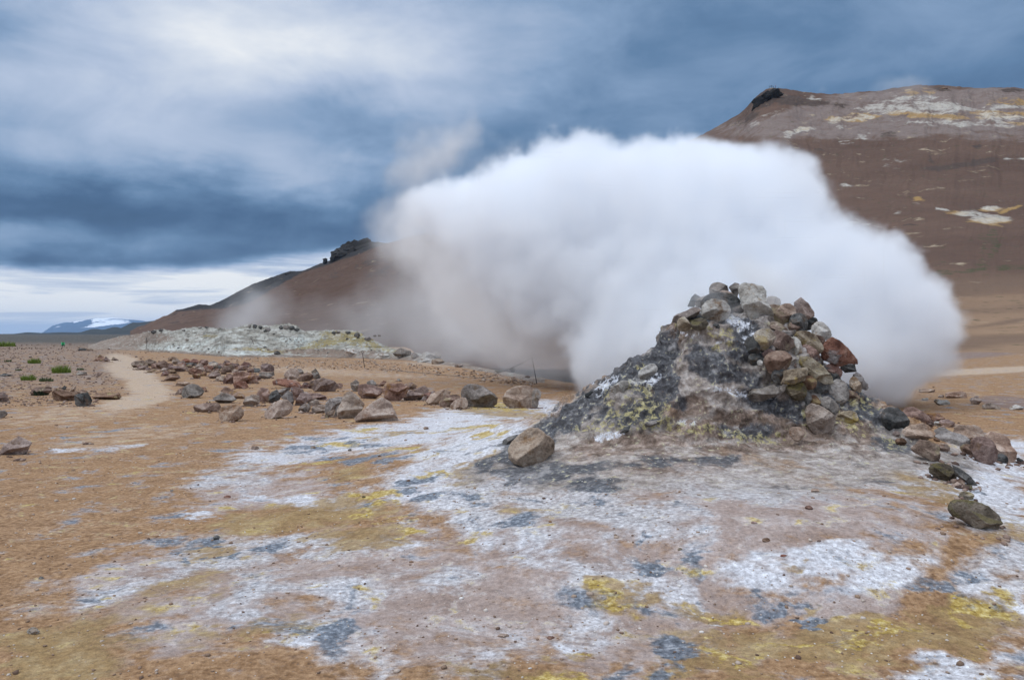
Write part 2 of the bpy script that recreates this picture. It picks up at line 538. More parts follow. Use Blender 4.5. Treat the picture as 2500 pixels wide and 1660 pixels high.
# crust of the mound itself
C_CRUST = [
    (1230, 1118, 130, 34, -28, 1.3), (1480, 1160, 300, 46, 0, 1.05), (1950, 1150, 300, 36, 5, .95),
    (1780, 1140, 480, 75, 3, .85),
    (1830, 900, 300, 190, 0, 2.0), (1500, 1000, 170, 80, -30, 2.0), (1330, 1070, 100, 45, -30, 1.6), (1600, 1070, 260, 70, 0, 1.5), (1900, 1080, 260, 50, 6, 1.6), (2120, 1060, 150, 80, 30, 1.7),
    (2300, 1120, 90, 30, 25, 1.1), (1250, 1130, 90, 24, -25, 1.1), (1420, 1130, 160, 30, 0, .95),
]
C_DARK = [
    (1330, 1160, 110, 16, -8, 1.0), (1230, 1100, 70, 18, -30, 1.0), (1470, 1195, 60, 26, -10, .95), (1700, 1130, 200, 14, 0, .6),
    (1340, 1045, 120, 26, -34, 1.5), (1450, 965, 80, 26, -36, 1.25), (1540, 915, 60, 46, -30, 1.3), (1520, 880, 60, 20, -40, 1.2), (1630, 900, 28, 70, 5, 1.25),
    (1735, 870, 48, 30, 10, 1.35), (1745, 905, 50, 18, 0, 1.2), (1880, 990, 90, 24, 20, 1.1), (1690, 770, 70, 16, 20, 1.1), (1800, 800, 40, 24, 30, 1.1), (1830, 840, 40, 40, 50, 1.15), (1620, 840, 30, 50, 10, .9),
    (2060, 940, 60, 60, 40, 1.1), (2120, 1000, 70, 30, 38, 1.15), (1300, 1150, 90, 14, -10, 1.1), (1190, 1125, 40, 22, -40, 1.0), (1520, 1010, 60, 30, 0, .9), (1240, 1080, 40, 14, -40, 1.1),
    (1600, 1000, 70, 40, 0, .95), (1790, 920, 60, 20, 10, .8), (2180, 1090, 60, 16, 10, .9), (1820, 1050, 60, 20, 0, .9), (1420, 1190, 70, 20, -15, .7),
]
C_BROWN = [
    (1870, 1040, 130, 34, 8, 1.3), (1740, 1050, 90, 26, 0, 1.1), (1560, 1080, 120, 36, 0, 1.0), (1680, 1000, 70, 30, 0, 1.1), (1950, 1080, 90, 30, 0, .9), (1440, 1090, 90, 26, -10, .9),
    (1650, 1140, 160, 24, 0, .8), (1650, 810, 30, 40, 0, .8), (2080, 1050, 80, 40, 30, .9), (1600, 945, 20, 40, 0, .9), (1780, 1100, 120, 20, 0, .9),
]
C_PALE = [
    (1780, 1150, 460, 50, 3, 1.3),
    (1690, 880, 40, 60, 0, 1.2), (1790, 955, 110, 30, 6, 1.25), (1680, 950, 50, 40, 0, 1.0), (1410, 1000, 60, 26, -35, 1.0), (1740, 830, 60, 22, 10, .9), (1490, 1060, 60, 16, -20, .9),
    (2110, 1080, 100, 26, 20, 1.1), (1560, 1120, 130, 24, 0, 1.0), (1380, 1090, 90, 22, -20, .8), (1860, 1130, 160, 20, 5, 1.1), (1720, 990, 60, 20, 0, .7), (2030, 1010, 50, 20, 20, .9), (2000, 1110, 120, 20, 10, 1.0),
]
C_SULPH = [
    (1664, 782, 22, 12, 10, 1.15), (1760, 815, 30, 10, 15, 1.1), (1690, 790, 60, 10, 20, .85), (1560, 892, 12, 10, 0, 1.1), (1480, 975, 14, 22, -30, 1.05), (1580, 990, 50, 26, 10, .95), (1640, 1040, 90, 14, 8, 1.1),
    (1700, 1050, 60, 10, 5, 1.1), (1780, 1055, 50, 12, 10, .95), (1530, 1020, 40, 24, 0, .85), (2112, 985, 34, 12, 30, 1.1), (1560, 945, 40, 14, 10, .9), (1950, 1000, 9, 50, 5, 1.0), (2060, 1030, 50, 16, 40, .85),
    (1720, 760, 30, 8, 0, .9), (2170, 1080, 40, 12, 20, .7), (1840, 1070, 60, 12, 0, .9), (1500, 1030, 90, 14, -5, .7), (1770, 850, 40, 10, 0, .7),
]
C_WHITE = [
    (1470, 945, 36, 13, -38, 1.2), (1790, 790, 26, 14, 30, 1.1), (1590, 930, 14, 24, 20, 1.0), (1680, 815, 26, 6, 20, 1.0), (1765, 835, 12, 6, 0, 1.1), (1480, 1055, 40, 10, -20, .9),
    (1780, 775, 30, 8, 0, .9), (1830, 830, 16, 20, -50, 1.2), (1800, 960, 60, 8, 10, .7), (1560, 935, 40, 8, 0, .8), (1690, 1035, 40, 8, 0, .7),
]


def ground_attrs(me, co):
    px, py = to_px(co[:, 0], co[:, 1], co[:, 2])
    y = co[:, 1]
    x = co[:, 0]
    ok = (y > 1.0)
    # irregular outlines: push the lookup position about by world-space noise
    lod = np.clip(y, 2, 60)
    wx = fbm(x * 1.7, y * 1.7, 11.0, 4, 0.6) * 0.45 + fbm(x * 0.5, y * 0.5, 21.0, 2) * 0.25 + fbm(x * 5.0, y * 5.0, 31.0, 4, 0.65) * 0.30
    wy = fbm(x * 1.7 + 40, y * 1.7, 13.0, 4, 0.6) * 0.36 + fbm(x * 5.0 + 40, y * 5.0, 33.0, 4, 0.65) * 0.26
    px2 = px + wx * FPX / lod * 0.55
    py2 = py + wy * FPX / lod * 1.2 * np.clip(1.6 / lod, 0, 0.6)
    z0 = np.zeros_like(px)
    f = lambda items: np.where(ok, ell(px2, py2, items), z0)
    white, pink, ochre = f(M_WHITE), f(M_PINK), f(M_OCHRE)
    yel, dark, path = f(M_YELLOW), f(M_DARK), f(M_PATH)
    near_m = np.hypot(x - MC[0], y - MC[1]) < 5.5
    g = lambda items: np.where(ok & near_m, ell(px2, py2, items), z0)
    crust, cdark, cbrown = g(C_CRUST), g(C_DARK), g(C_BROWN)
    cpale, csul, cwhite = g(C_PALE), g(C_SULPH), g(C_WHITE)
    far = sstep(y, 60, 170) * sstep(-x / np.maximum(y, 1), 0.30, 0.40)
    stony = sstep(-x / np.maximum(y, 1), 0.47, 0.54) * sstep(y, 16, 30)
    wet = np.where(ok, ell(px, py, [(2470, 983, 70, 13, 6, 1.5), (2330, 870, 200, 10, -4, .8), (2500, 845, 160, 12, -3, .9)]), z0)
    set_attr(me, "mark_a", np.stack([white, yel, dark], 1))
    set_attr(me, "mark_b", np.stack([pink, ochre, path], 1))
    set_attr(me, "mark_c", np.stack([crust, cdark, cbrown], 1))
    set_attr(me, "mark_d", np.stack([cpale, csul, cwhite], 1))
    veil = np.where(ok, ell(px2, py2, M_VEIL), z0)
    set_attr(me, "mark_f", np.stack([np.clip(veil, 0, 1), veil * 0, veil * 0], 1))
    set_attr(me, "mark_e", np.stack([far, stony, wet], 1))


# ---------------------------------------------------------------- earth material (ground and mound share it)
def earth_material():
    mat = bpy.data.materials.new("geothermal_earth")
    mat.use_nodes = True
    t = NT(mat.node_tree)
    bs = mat.node_tree.nodes['Principled BSDF']
    pos = t.new('ShaderNodeNewGeometry').outputs['Position']
    A, B, C_, D_, E_, F_ = [t.sep(t.attr('mark_' + k)) for k in 'abcdef']
    nF = t.noise(pos, 26.0, 7, 0.62)             # fine
    nM = t.noise(pos, 5.0, 8, 0.66, 0.3)         # decimetres
    nL = t.noise(pos, 0.9, 5, 0.55)              # metres
    nM2 = t.noise(t.v('ADD', pos, (13.1, 4.7, 2.2)), 2.2, 10, 0.66, 0.4)
    nM3 = t.noise(t.v('ADD', pos, (3.1, 24.7, 8.2)), 3.4, 10, 0.67, 0.3)
    nU = t.noise(pos, 120.0, 4, 0.6)             # grains

    def edge(attr, n, lo=0.38, hi=0.66, amp=1.9, cap=0.86):
        return t.ss(t.mad(t.sub(n, 0.5), amp, t.m('MINIMUM', attr, cap)), lo, hi)
    # bare soil
    soil = t.ramp(nM, [(0.25, (0.130, 0.060, 0.024)), (0.44, (0.232, 0.126, 0.061)), (0.58, (0.31, 0.18, 0.094)), (0.78, (0.42, 0.27, 0.155))])
    soil = t.mix(t.mr(nL, 0.35, 0.7, 0.0, 0.5), soil, (0.31, 0.168, 0.072))
    soil = t.mix(t.mr(nF, 0.42, 0.72, 0.0, 0.6), soil, (0.42, 0.28, 0.165))
    soil = t.mix(t.mr(nF, 0.30, 0.42, 0.6, 0.0), soil, (0.15, 0.085, 0.05))
    stony = t.mix(nF, (0.11, 0.075, 0.058), (0.31, 0.225, 0.175))
    soil = t.mix(t.mul(E_[1], t.mr(nM2, 0.38, 0.55, 0.15, 0.95)), soil, stony)
    farc = t.mix(nM, (0.030, 0.032, 0.034), (0.085, 0.075, 0.06))
    soil = t.mix(E_[0], soil, farc)
    path = t.mix(nM, (0.43, 0.315, 0.22), (0.56, 0.445, 0.34))
    col = t.mix(t.mul(edge(B[2], nM3, 0.2, 0.85, 2.6, 1.1), 0.75), soil, path)
    col = t.mix(t.mul(edge(E_[2], nM, 0.3, 0.7, 0.6), 0.8), col, (0.20, 0.14, 0.12))
    # pinkish grey clay
    pink = t.ramp(nM2, [(0.3, (0.25, 0.175, 0.14)), (0.5, (0.37, 0.295, 0.265)), (0.7, (0.49, 0.43, 0.415))])
    col = t.mix(t.mul(edge(B[0], nM3, 0.1, 0.85, 3.4, 1.0), 0.92), col, pink)
    # white mineral crust, thin and broken
    white = t.ramp(nF, [(0.28, (0.42, 0.40, 0.40)), (0.46, (0.56, 0.55, 0.57)), (0.60, (0.67, 0.68, 0.71)), (0.74, (0.76, 0.78, 0.82))])
    white = t.mix(t.mr(nL, 0.4, 0.65, 0.0, 0.35), white, (0.50, 0.51, 0.57))
    white = t.mix(t.mul(F_[0], t.mr(nM3, 0.34, 0.56, 0.55, 1.0)), white, t.ramp(nF, [(0.3, (0.24, 0.215, 0.205)), (0.5, (0.40, 0.375, 0.37)), (0.7, (0.58, 0.565, 0.57))]))
    col = t.mix(t.mul(edge(A[0], nM2, 0.12, 1.0, 3.6, 1.0), 0.9), col, white)
    # a dusting of salt everywhere around it
    dust = t.mul(t.ss(nM3, 0.52, 0.66), t.m('MINIMUM', t.add(A[0], B[0]), 0.7))
    col = t.mix(t.mul(dust, 0.6), col, (0.74, 0.73, 0.74))
    # ochre and yellow sulphur earth
    och = t.ramp(nM3, [(0.3, (0.14, 0.085, 0.035)), (0.5, (0.30, 0.195, 0.085)), (0.72, (0.43, 0.325, 0.18))])
    col = t.mix(t.mul(edge(B[1], nM3, 0.25, 0.90, 3.4, 0.95), 0.9), col, och)
    yel = t.ramp(nF, [(0.35, (0.30, 0.19, 0.035)), (0.5, (0.44, 0.31, 0.08)), (0.66, (0.56, 0.46, 0.21))])
    col = t.mix(t.mul(edge(A[1], nM3, 0.40, 1.1, 5.5, 0.95), 0.9), col, yel)
    # blue grey damp stains
    drk = t.ramp(nF, [(0.3, (0.05, 0.065, 0.085)), (0.52, (0.14, 0.165, 0.20)), (0.7, (0.34, 0.36, 0.39))])
    col = t.mix(t.mul(edge(A[2], nM2, 0.40, 1.1, 6.0, 0.95), 0.9), col, drk)

    # ---- crust of the mound
    nV = t.noise(pos, 7.5, 10, 0.68, 0.4)
    nW = t.noise(t.v('ADD', pos, (5.1, 9.2, 1.7)), 16.0, 8, 0.68, 0.3)
    cr = t.ramp(nV, [(0.30, (0.085, 0.068, 0.060)), (0.43, (0.22, 0.185, 0.16)), (0.55, (0.35, 0.305, 0.275)), (0.72, (0.56, 0.53, 0.51))])
    cr = t.mix(t.mul(edge(D_[0], nM2, 0.2, 0.9, 3.5), 0.75), cr, t.ramp(nV, [(0.32, (0.16, 0.12, 0.10)), (0.5, (0.38, 0.32, 0.28)), (0.68, (0.60, 0.54, 0.50))]))
    cr = t.mix(t.mul(edge(C_[2], nM3, 0.2, 0.85, 3.4, 1.0), 0.85), cr, t.ramp(nV, [(0.32, (0.05, 0.03, 0.02)), (0.48, (0.165, 0.11, 0.08)), (0.66, (0.37, 0.275, 0.22))]))
    cr = t.mix(t.mul(edge(C_[1], nM2, 0.18, 0.75, 3.4, 1.0), 0.9), cr, t.ramp(nW, [(0.3, (0.022, 0.024, 0.028)), (0.48, (0.060, 0.063, 0.072)), (0.60, (0.14, 0.145, 0.16)), (0.74, (0.33, 0.33, 0.36))]))
    cr = t.mix(t.mul(edge(D_[2], nW, 0.45, 0.9, 5.0, 0.75), 0.9), cr, (0.68, 0.69, 0.74))
    cr = t.mix(t.mul(edge(D_[1], nW, 0.46, 1.0, 6.0, 0.60), 0.8), cr, t.mix(nF, (0.26, 0.215, 0.075), (0.60, 0.52, 0.25)))
    cr = t.mix(t.mul(t.ss(nM3, 0.55, 0.68), 0.5), cr, (0.50, 0.47, 0.455))
    col = t.mix(edge(C_[0], nM2, 0.25, 1.1, 2.2, 1.3), col, cr)

    # small dark grit and grain
    v1 = t.vor(pos, 30.0)
    vc = t.vor(pos, 30.0, out='Color')
    grit = t.mul(t.m('LESS_THAN', v1, 0.22), t.ss(t.sep(vc)[0], 0.80, 0.86))
    v2 = t.vor(pos, 75.0)
    vc2 = t.vor(pos, 75.0, out='Color')
    grit2 = t.mul(t.m('LESS_THAN', v2, 0.28), t.ss(t.sep(vc2)[1], 0.78, 0.84))
    col = t.mix(t.mul(grit, 0.55), col, (0.20, 0.13, 0.09))
    col = t.mix(t.mul(grit2, 0.5), col, (0.16, 0.11, 0.085))
    gr = t.mr(nU, 0.3, 0.7, 0.78, 1.2)
    col = t.v('SCALE', col, scale=gr)
    col = t.v('SCALE', col, scale=t.mr(nF, 0.32, 0.68, 0.74, 1.20))
    t.put(bs.inputs['Base Color'], col)
    bs.inputs['Roughness'].default_value = 0.93
    bs.inputs['Specular IOR Level'].default_value = 0.25
    h = t.mad(nM, 0.035, t.mul(nF, 0.014))
    h = t.mad(nU, 0.006, h)
    # crazed, slightly raised plates of the mineral crust
    crk = t.vor(t.v('ADD', pos, t.v('SCALE', t.noise(pos, 9.0, 3, 0.6, color=True), scale=0.12)), 13.0, feature='DISTANCE_TO_EDGE')
    h = t.mad(t.mul(t.ss(crk, 0.0, 0.10), t.m('MINIMUM', t.add(A[0], t.mul(B[1], 0.5)), 1.0)), 0.003, h)
    h = t.mad(t.mul(t.ss(t.mad(t.sub(nM2, 0.5), 3.2, A[0]), 0.3, 0.8), 1.0), 0.010, h)
    h = t.mad(t.mul(nV, t.m('MINIMUM', C_[0], 1.0)), 0.030, h)
    h = t.mad(t.mul(nW, t.m('MINIMUM', C_[0], 1.0)), 0.012, h)
    h = t.mad(grit, 0.006, h)
    t.put(bs.inputs['Normal'], t.bump(h, 0.7, 1.0))
    return mat


MAT_EARTH = earth_material()

# ---------------------------------------------------------------- ground sheet
def build_ground():
    # front sector: dense, spaced so that the near part is fine
    ang_f = np.arctan(np.linspace(-0.82, 0.82, 1150))
    ang_b = np.linspace(ang_f[-1], ang_f[0] + 2 * np.pi, 90)[1:-1]
    ang = np.concatenate([ang_f, ang_b])
    rows = [0.0 + 0.8]
    sc_y = np.linspace(1.6 / 0.8, 1.6 / 3.0, 30)
    near = 1.6 / sc_y
    mid = 1.6 / np.linspace(1.6 / 3.0, 1.6 / 60.0, 560)[1:]
    farr = np.geomspace(60, 45000, 90)[1:]
    rad = np.concatenate([near, mid, farr])
    # radial lines measured by Y in front so that rows are straight there
    fy = np.cos(ang)
    scale = np.where(np.abs(ang) < ang_f[-1] + 1e-6, 1.0 / fy, 1.0 / fy[len(ang_f) - 1])
    x = rad[:, None] * scale[None, :] * np.sin(ang)[None, :]
    y = rad[:, None] * scale[None, :] * np.cos(ang)[None, :]
    xs, ys = x.ravel(), y.ravel()
    z = ground_z(xs, ys)
    co = np.stack([xs, ys, z], 1)
    fc = grid_faces(len(rad), len(ang), wrap=True)
    # close the centre below the camera
    n0 = len(co)
    co = np.vstack([co, [[0, 0, float(ground_z(np.array([0.0]), np.array([0.0]))[0])]]])
    me = mesh_from("ground", co, fc[:, ::-1], MAT_EARTH)
    import bmesh
    bm = bmesh.new()
    bm.from_mesh(me)
    bm.verts.ensure_lookup_table()
    n = len(ang)
    cv = bm.verts[n0]
    for i in range(n):
        bm.faces.new((cv, bm.verts[(i + 1) % n], bm.verts[i])).smooth = True
    bm.normal_update()
    bm.to_mesh(me)
    bm.free()
    ground_attrs(me, co)
    o = link_obj(bpy.data.objects.new("ground", me))
    tag(o, "bare orange brown earth stained with white, yellow and grey mineral crust", "ground", kind='structure')
    return o


build_ground()


# ---------------------------------------------------------------- the steaming mound
def mound_base(phi, s):
    """phi, s arrays -> point on the smooth mound (s = 0 top centre .. 1 rim)"""
    Rl = level_radii(phi)
    Rl = np.concatenate([np.zeros((len(phi), 1)), Rl], 1)
    Z = np.concatenate([[1.86], LV_Z])
    Z = np.broadcast_to(Z, Rl.shape)
    Z = np.where(Z < 0.5, Z - 0.14 * (0.5 - Z) / 0.5, Z)
    seg = np.hypot(np.diff(Rl, axis=1), np.diff(Z, axis=1))
    L = np.concatenate([np.zeros((len(phi), 1)), np.cumsum(seg, 1)], 1)
    S = s * L[:, -1]
    r = np.zeros(len(phi))
    z = np.zeros(len(phi))
    for i in range(Rl.shape[1] - 1):
        a, b = L[:, i], L[:, i + 1]
        t = np.clip((S - a) / np.maximum(b - a, 1e-6), 0, 1)
        inn = (S >= a)
        r = np.where(inn, Rl[:, i] + (Rl[:, i + 1] - Rl[:, i]) * t, r)
        z = np.where(inn, Z[:, i] + (Z[:, i + 1] - Z[:, i]) * t, z)
    return MC[0] + r * np.cos(phi), MC[1] + r * np.sin(phi), z


def build_mound():
    na, ns = 1150, 430
    # more columns on the side one can see
    tt = np.linspace(0, 1, na, endpoint=False)
    phi = 2 * np.pi * tt + 0.55 * np.sin(2 * np.pi * tt + np.pi / 2 + 0.0)
    phi = phi + np.pi / 2 - 0.55
    s = np.linspace(0.004, 1, ns) ** 1.0
    PH, S = np.meshgrid(phi, s)
    ph, sv = PH.ravel(), S.ravel()
    x, y, z = mound_base(ph, sv)
    X, Y, Z = [q.reshape(ns, na) for q in (x, y, z)]
    # smooth the kinks of the profile a little
    for _ in range(14):
        Z[1:-1] = 0.25 * Z[:-2] + 0.5 * Z[1:-1] + 0.25 * Z[2:]
        X[1:-1] = 0.25 * X[:-2] + 0.5 * X[1:-1] + 0.25 * X[2:]
        Y[1:-1] = 0.25 * Y[:-2] + 0.5 * Y[1:-1] + 0.25 * Y[2:]

    def normals():
        dsx, dsy, dsz = [np.gradient(q, axis=0) for q in (X, Y, Z)]
        dpx, dpy, dpz = [(np.roll(q, -1, 1) - np.roll(q, 1, 1)) for q in (X, Y, Z)]
        nx, ny, nz = dsy * dpz - dsz * dpy, dsz * dpx - dsx * dpz, dsx * dpy - dsy * dpx
        ln = np.sqrt(nx * nx + ny * ny + nz * nz) + 1e-9
        sg = np.sign(nz.mean())
        return sg * nx / ln, sg * ny / ln, sg * nz / ln
    nx, ny, nz = normals()
    hgt = sstep(Z, 0.12, 0.55)
    a1 = 0.17 * fbm(X * 1.5, Y * 1.5, Z * 1.5, 3) * hgt
    a2 = 0.085 * ridged(X * 3.0, Y * 3.0, Z * 4.6, 3, 0.5) * sstep(Z, 0.2, 0.75)
    d = a1 + a2 - 0.02
    X, Y, Z = X + nx * d, Y + ny * d, Z + nz * d
    nx, ny, nz = normals()
    rough = 0.35 + 0.65 * sstep(Z, 0.25, 0.8)
    d = 0.045 * rough * fbm(X * 8, Y * 8, Z * 8, 4, 0.6) + 0.010 * rough * ridged(X * 22, Y * 22, Z * 22, 3, 0.6) - 0.012 * rough
    fade = sstep(Z, 0.0, 0.2)
    d = d * (0.25 + 0.75 * fade)
    X, Y, Z = X + nx * d, Y + ny * d, Z + nz * d
    co = np.stack([X.ravel(), Y.ravel(), Z.ravel()], 1)
    fc = grid_faces(ns, na, wrap=True)
    me = mesh_from("vent_mound", co, fc, MAT_EARTH)
    ground_attrs(me, co)
    o = link_obj(bpy.data.objects.new("vent_mound", me))
    tag(o, "broad craggy grey and brown mound crusted with yellow sulphur, under the stone pile", "mound")
    return o, co


mound, MOUND_CO = build_mound()

# ---------------------------------------------------------------- hills
RIDGE_PX = [(-900, 825), (318, 820), (335, 806), (350, 801), (384, 784), (418, 767), (431, 757), (452, 753), (482, 745), (512, 750), (519, 746), (560, 726), (614, 696),
            (655, 682), (692, 668), (709, 664), (739, 663), (760, 655), (787, 643), (830, 630), (880, 600), (919, 592), (943, 596), (970, 591), (1010, 579), (1048, 572),
            (1200, 540), (1350, 500), (1500, 430), (1650, 362), (1734, 324), (1768, 304), (1802, 285), (1822, 268), (1838, 250), (1856, 235), (1869, 226), (1885, 221), (1905, 222),
            (1937, 228), (1991, 234), (2022, 236), (2073, 232), (2140, 229), (2174, 222), (2242, 213), (2293, 214), (2343, 218), (2377, 222), (2411, 221),
            (2472, 219), (2500, 224), (2700, 240), (3200, 330), (4200, 520)]
RX = np.array([p[0] for p in RIDGE_PX], float)
RY = np.array([p[1] for p in RIDGE_PX], float)


def hill_D(px): return np.interp(px, [-900, 350, 900, 1300, 1734, 2500, 4200], [1300, 1000, 800, 690, 540, 500, 480])
def hill_B(px): return np.interp(px, [-900, 350, 600, 900, 1500, 2100, 2500, 4200], [420, 260, 130, 95, 80, 76, 66, 60])


H_PALE = [
    (2260, 262, 90, 14, 3, 1.4), (2160, 265, 60, 12, 0, 1.1), (2350, 300, 150, 10, 0, .8), (2240, 240, 60, 6, 0, 1.0), (2450, 285, 60, 8, 5, 1.2), (2060, 290, 40, 7, -10, 1.1), (2105, 286, 20, 6, 0, 1.2),
    (1950, 320, 30, 7, -20, 1.3), (2050, 307, 12, 5, -15, 1.2), (2090, 340, 40, 6, -20, .9), (2380, 268, 60, 5, 5, 1.1), (2430, 266, 30, 4, 0, 1.0), (1985, 240, 20, 5, 0, 1.0),
    (2200, 520, 14, 4, -10, .9), (2300, 512, 12, 3, 0, 1.2), (2350, 520, 30, 7, 0, 1.1), (2418, 534, 52, 11, 3, 1.5), (2418, 508, 22, 6, 0, 1.2), (2287, 510, 6, 4, 0, 1.2),
    (2085, 548, 22, 7, -15, 1.4), (2120, 552, 10, 4, 0, 1.2), (2150, 556, 14, 3, 0, 1.0), (2180, 400, 30, 14, 0, .6), (2060, 452, 14, 3, 0, .8), (2470, 262, 40, 5, 0, 1.1), (2230, 495, 12, 5, 0, .9),
    (2470, 388, 40, 4, -5, .8), (1860, 290, 60, 5, -28, .7), (2030, 500, 20, 6, 0, .7),
]
H_OCH = [
    (2260, 280, 90, 9, 3, 1.3), (2080, 288, 60, 8, -5, 1.2), (2110, 284, 22, 6, 0, 1.3), (2340, 285, 30, 7, 0, 1.0), (2440, 280, 80, 8, 2, 1.1), (2418, 541, 58, 8, 3, 1.1), (2418, 512, 26, 6, 0, 1.0), (2240, 226, 40, 8, 0, .9),
    (2480, 250, 60, 10, 0, .9), (2470, 515, 40, 6, -20, .9), (2330, 518, 30, 6, 0, .9), (1955, 316, 20, 6, -20, .8), (2480, 300, 30, 4, 0, 1.0), (2235, 485, 14, 5, 0, .9),
]
H_DARK = [
    (1870, 240, 50, 16, -20, 1.2), (1940, 246, 80, 12, 5, 1.2), (2330, 408, 60, 6, -8, 1.2), (2400, 396, 70, 5, -8, 1.2), (2290, 412, 30, 7, 0, 1.2), (2280, 395, 20, 5, 60, .9),
    (2170, 330, 26, 8, 0, .8), (2050, 258, 30, 9, 0, .7), (1850, 270, 60, 10, -35, .9), (2388, 358, 12, 6, -10, 1.1), (2300, 218, 16, 4, 0, 1.2), (2470, 222, 30, 4, 0, 1.3), (1995, 364, 10, 3, 0, 1.1), (2230, 552, 20, 4, 0, .9),
    (905, 640, 30, 7, -20, 1.1), (930, 662, 34, 8, -25, 1.1), (980, 668, 20, 6, -20, 1.0), (820, 667, 8, 3, 0, 1.1), (815, 675, 5, 3, 0, 1.1), (870, 650, 12, 3, 0, 1.0), (424, 786, 10, 4, -30, 1.1), (433, 768, 16, 4, -20, 1.0),
]
H_GREEN = [
    (2412, 575, 14, 14, 10, 1.3), (2430, 600, 10, 22, 0, 1.2), (2422, 635, 8, 22, 20, 1.1), (2360, 662, 110, 4, -3, 1.3), (2470, 656, 80, 4, -2, 1.2), (2405, 655, 20, 8, 0, 1.0), (2400, 600, 8, 30, 5, .8),
]
H_GREY = [(2200, 300, 420, 34, -2, 1.2), (2350, 250, 260, 30, 0, 1.2), (2000, 270, 120, 24, -10, 1.0), (2420, 230, 120, 16, 0, 1.0), (1990, 300, 90, 20, -20, .9), (2450, 330, 160, 20, 0, .6), (2100, 235, 90, 10, 0, .9)]
H_GOLD = [(2420, 800, 160, 11, -5, 1.1), (2300, 790, 120, 8, -5, 1.1), (2460, 820, 120, 14, -3, 1.2), (2400, 770, 200, 7, -4, .9), (2400, 735, 200, 16, -3, .8)]
H_BAND = [(2390, 832, 180, 10, -2, 1.4), (2450, 790, 80, 5, -8, .9), (2300, 843, 120, 8, -1, 1.1), (2380, 700, 160, 20, -5, .9), (2400, 755, 220, 8, -3, .5)]


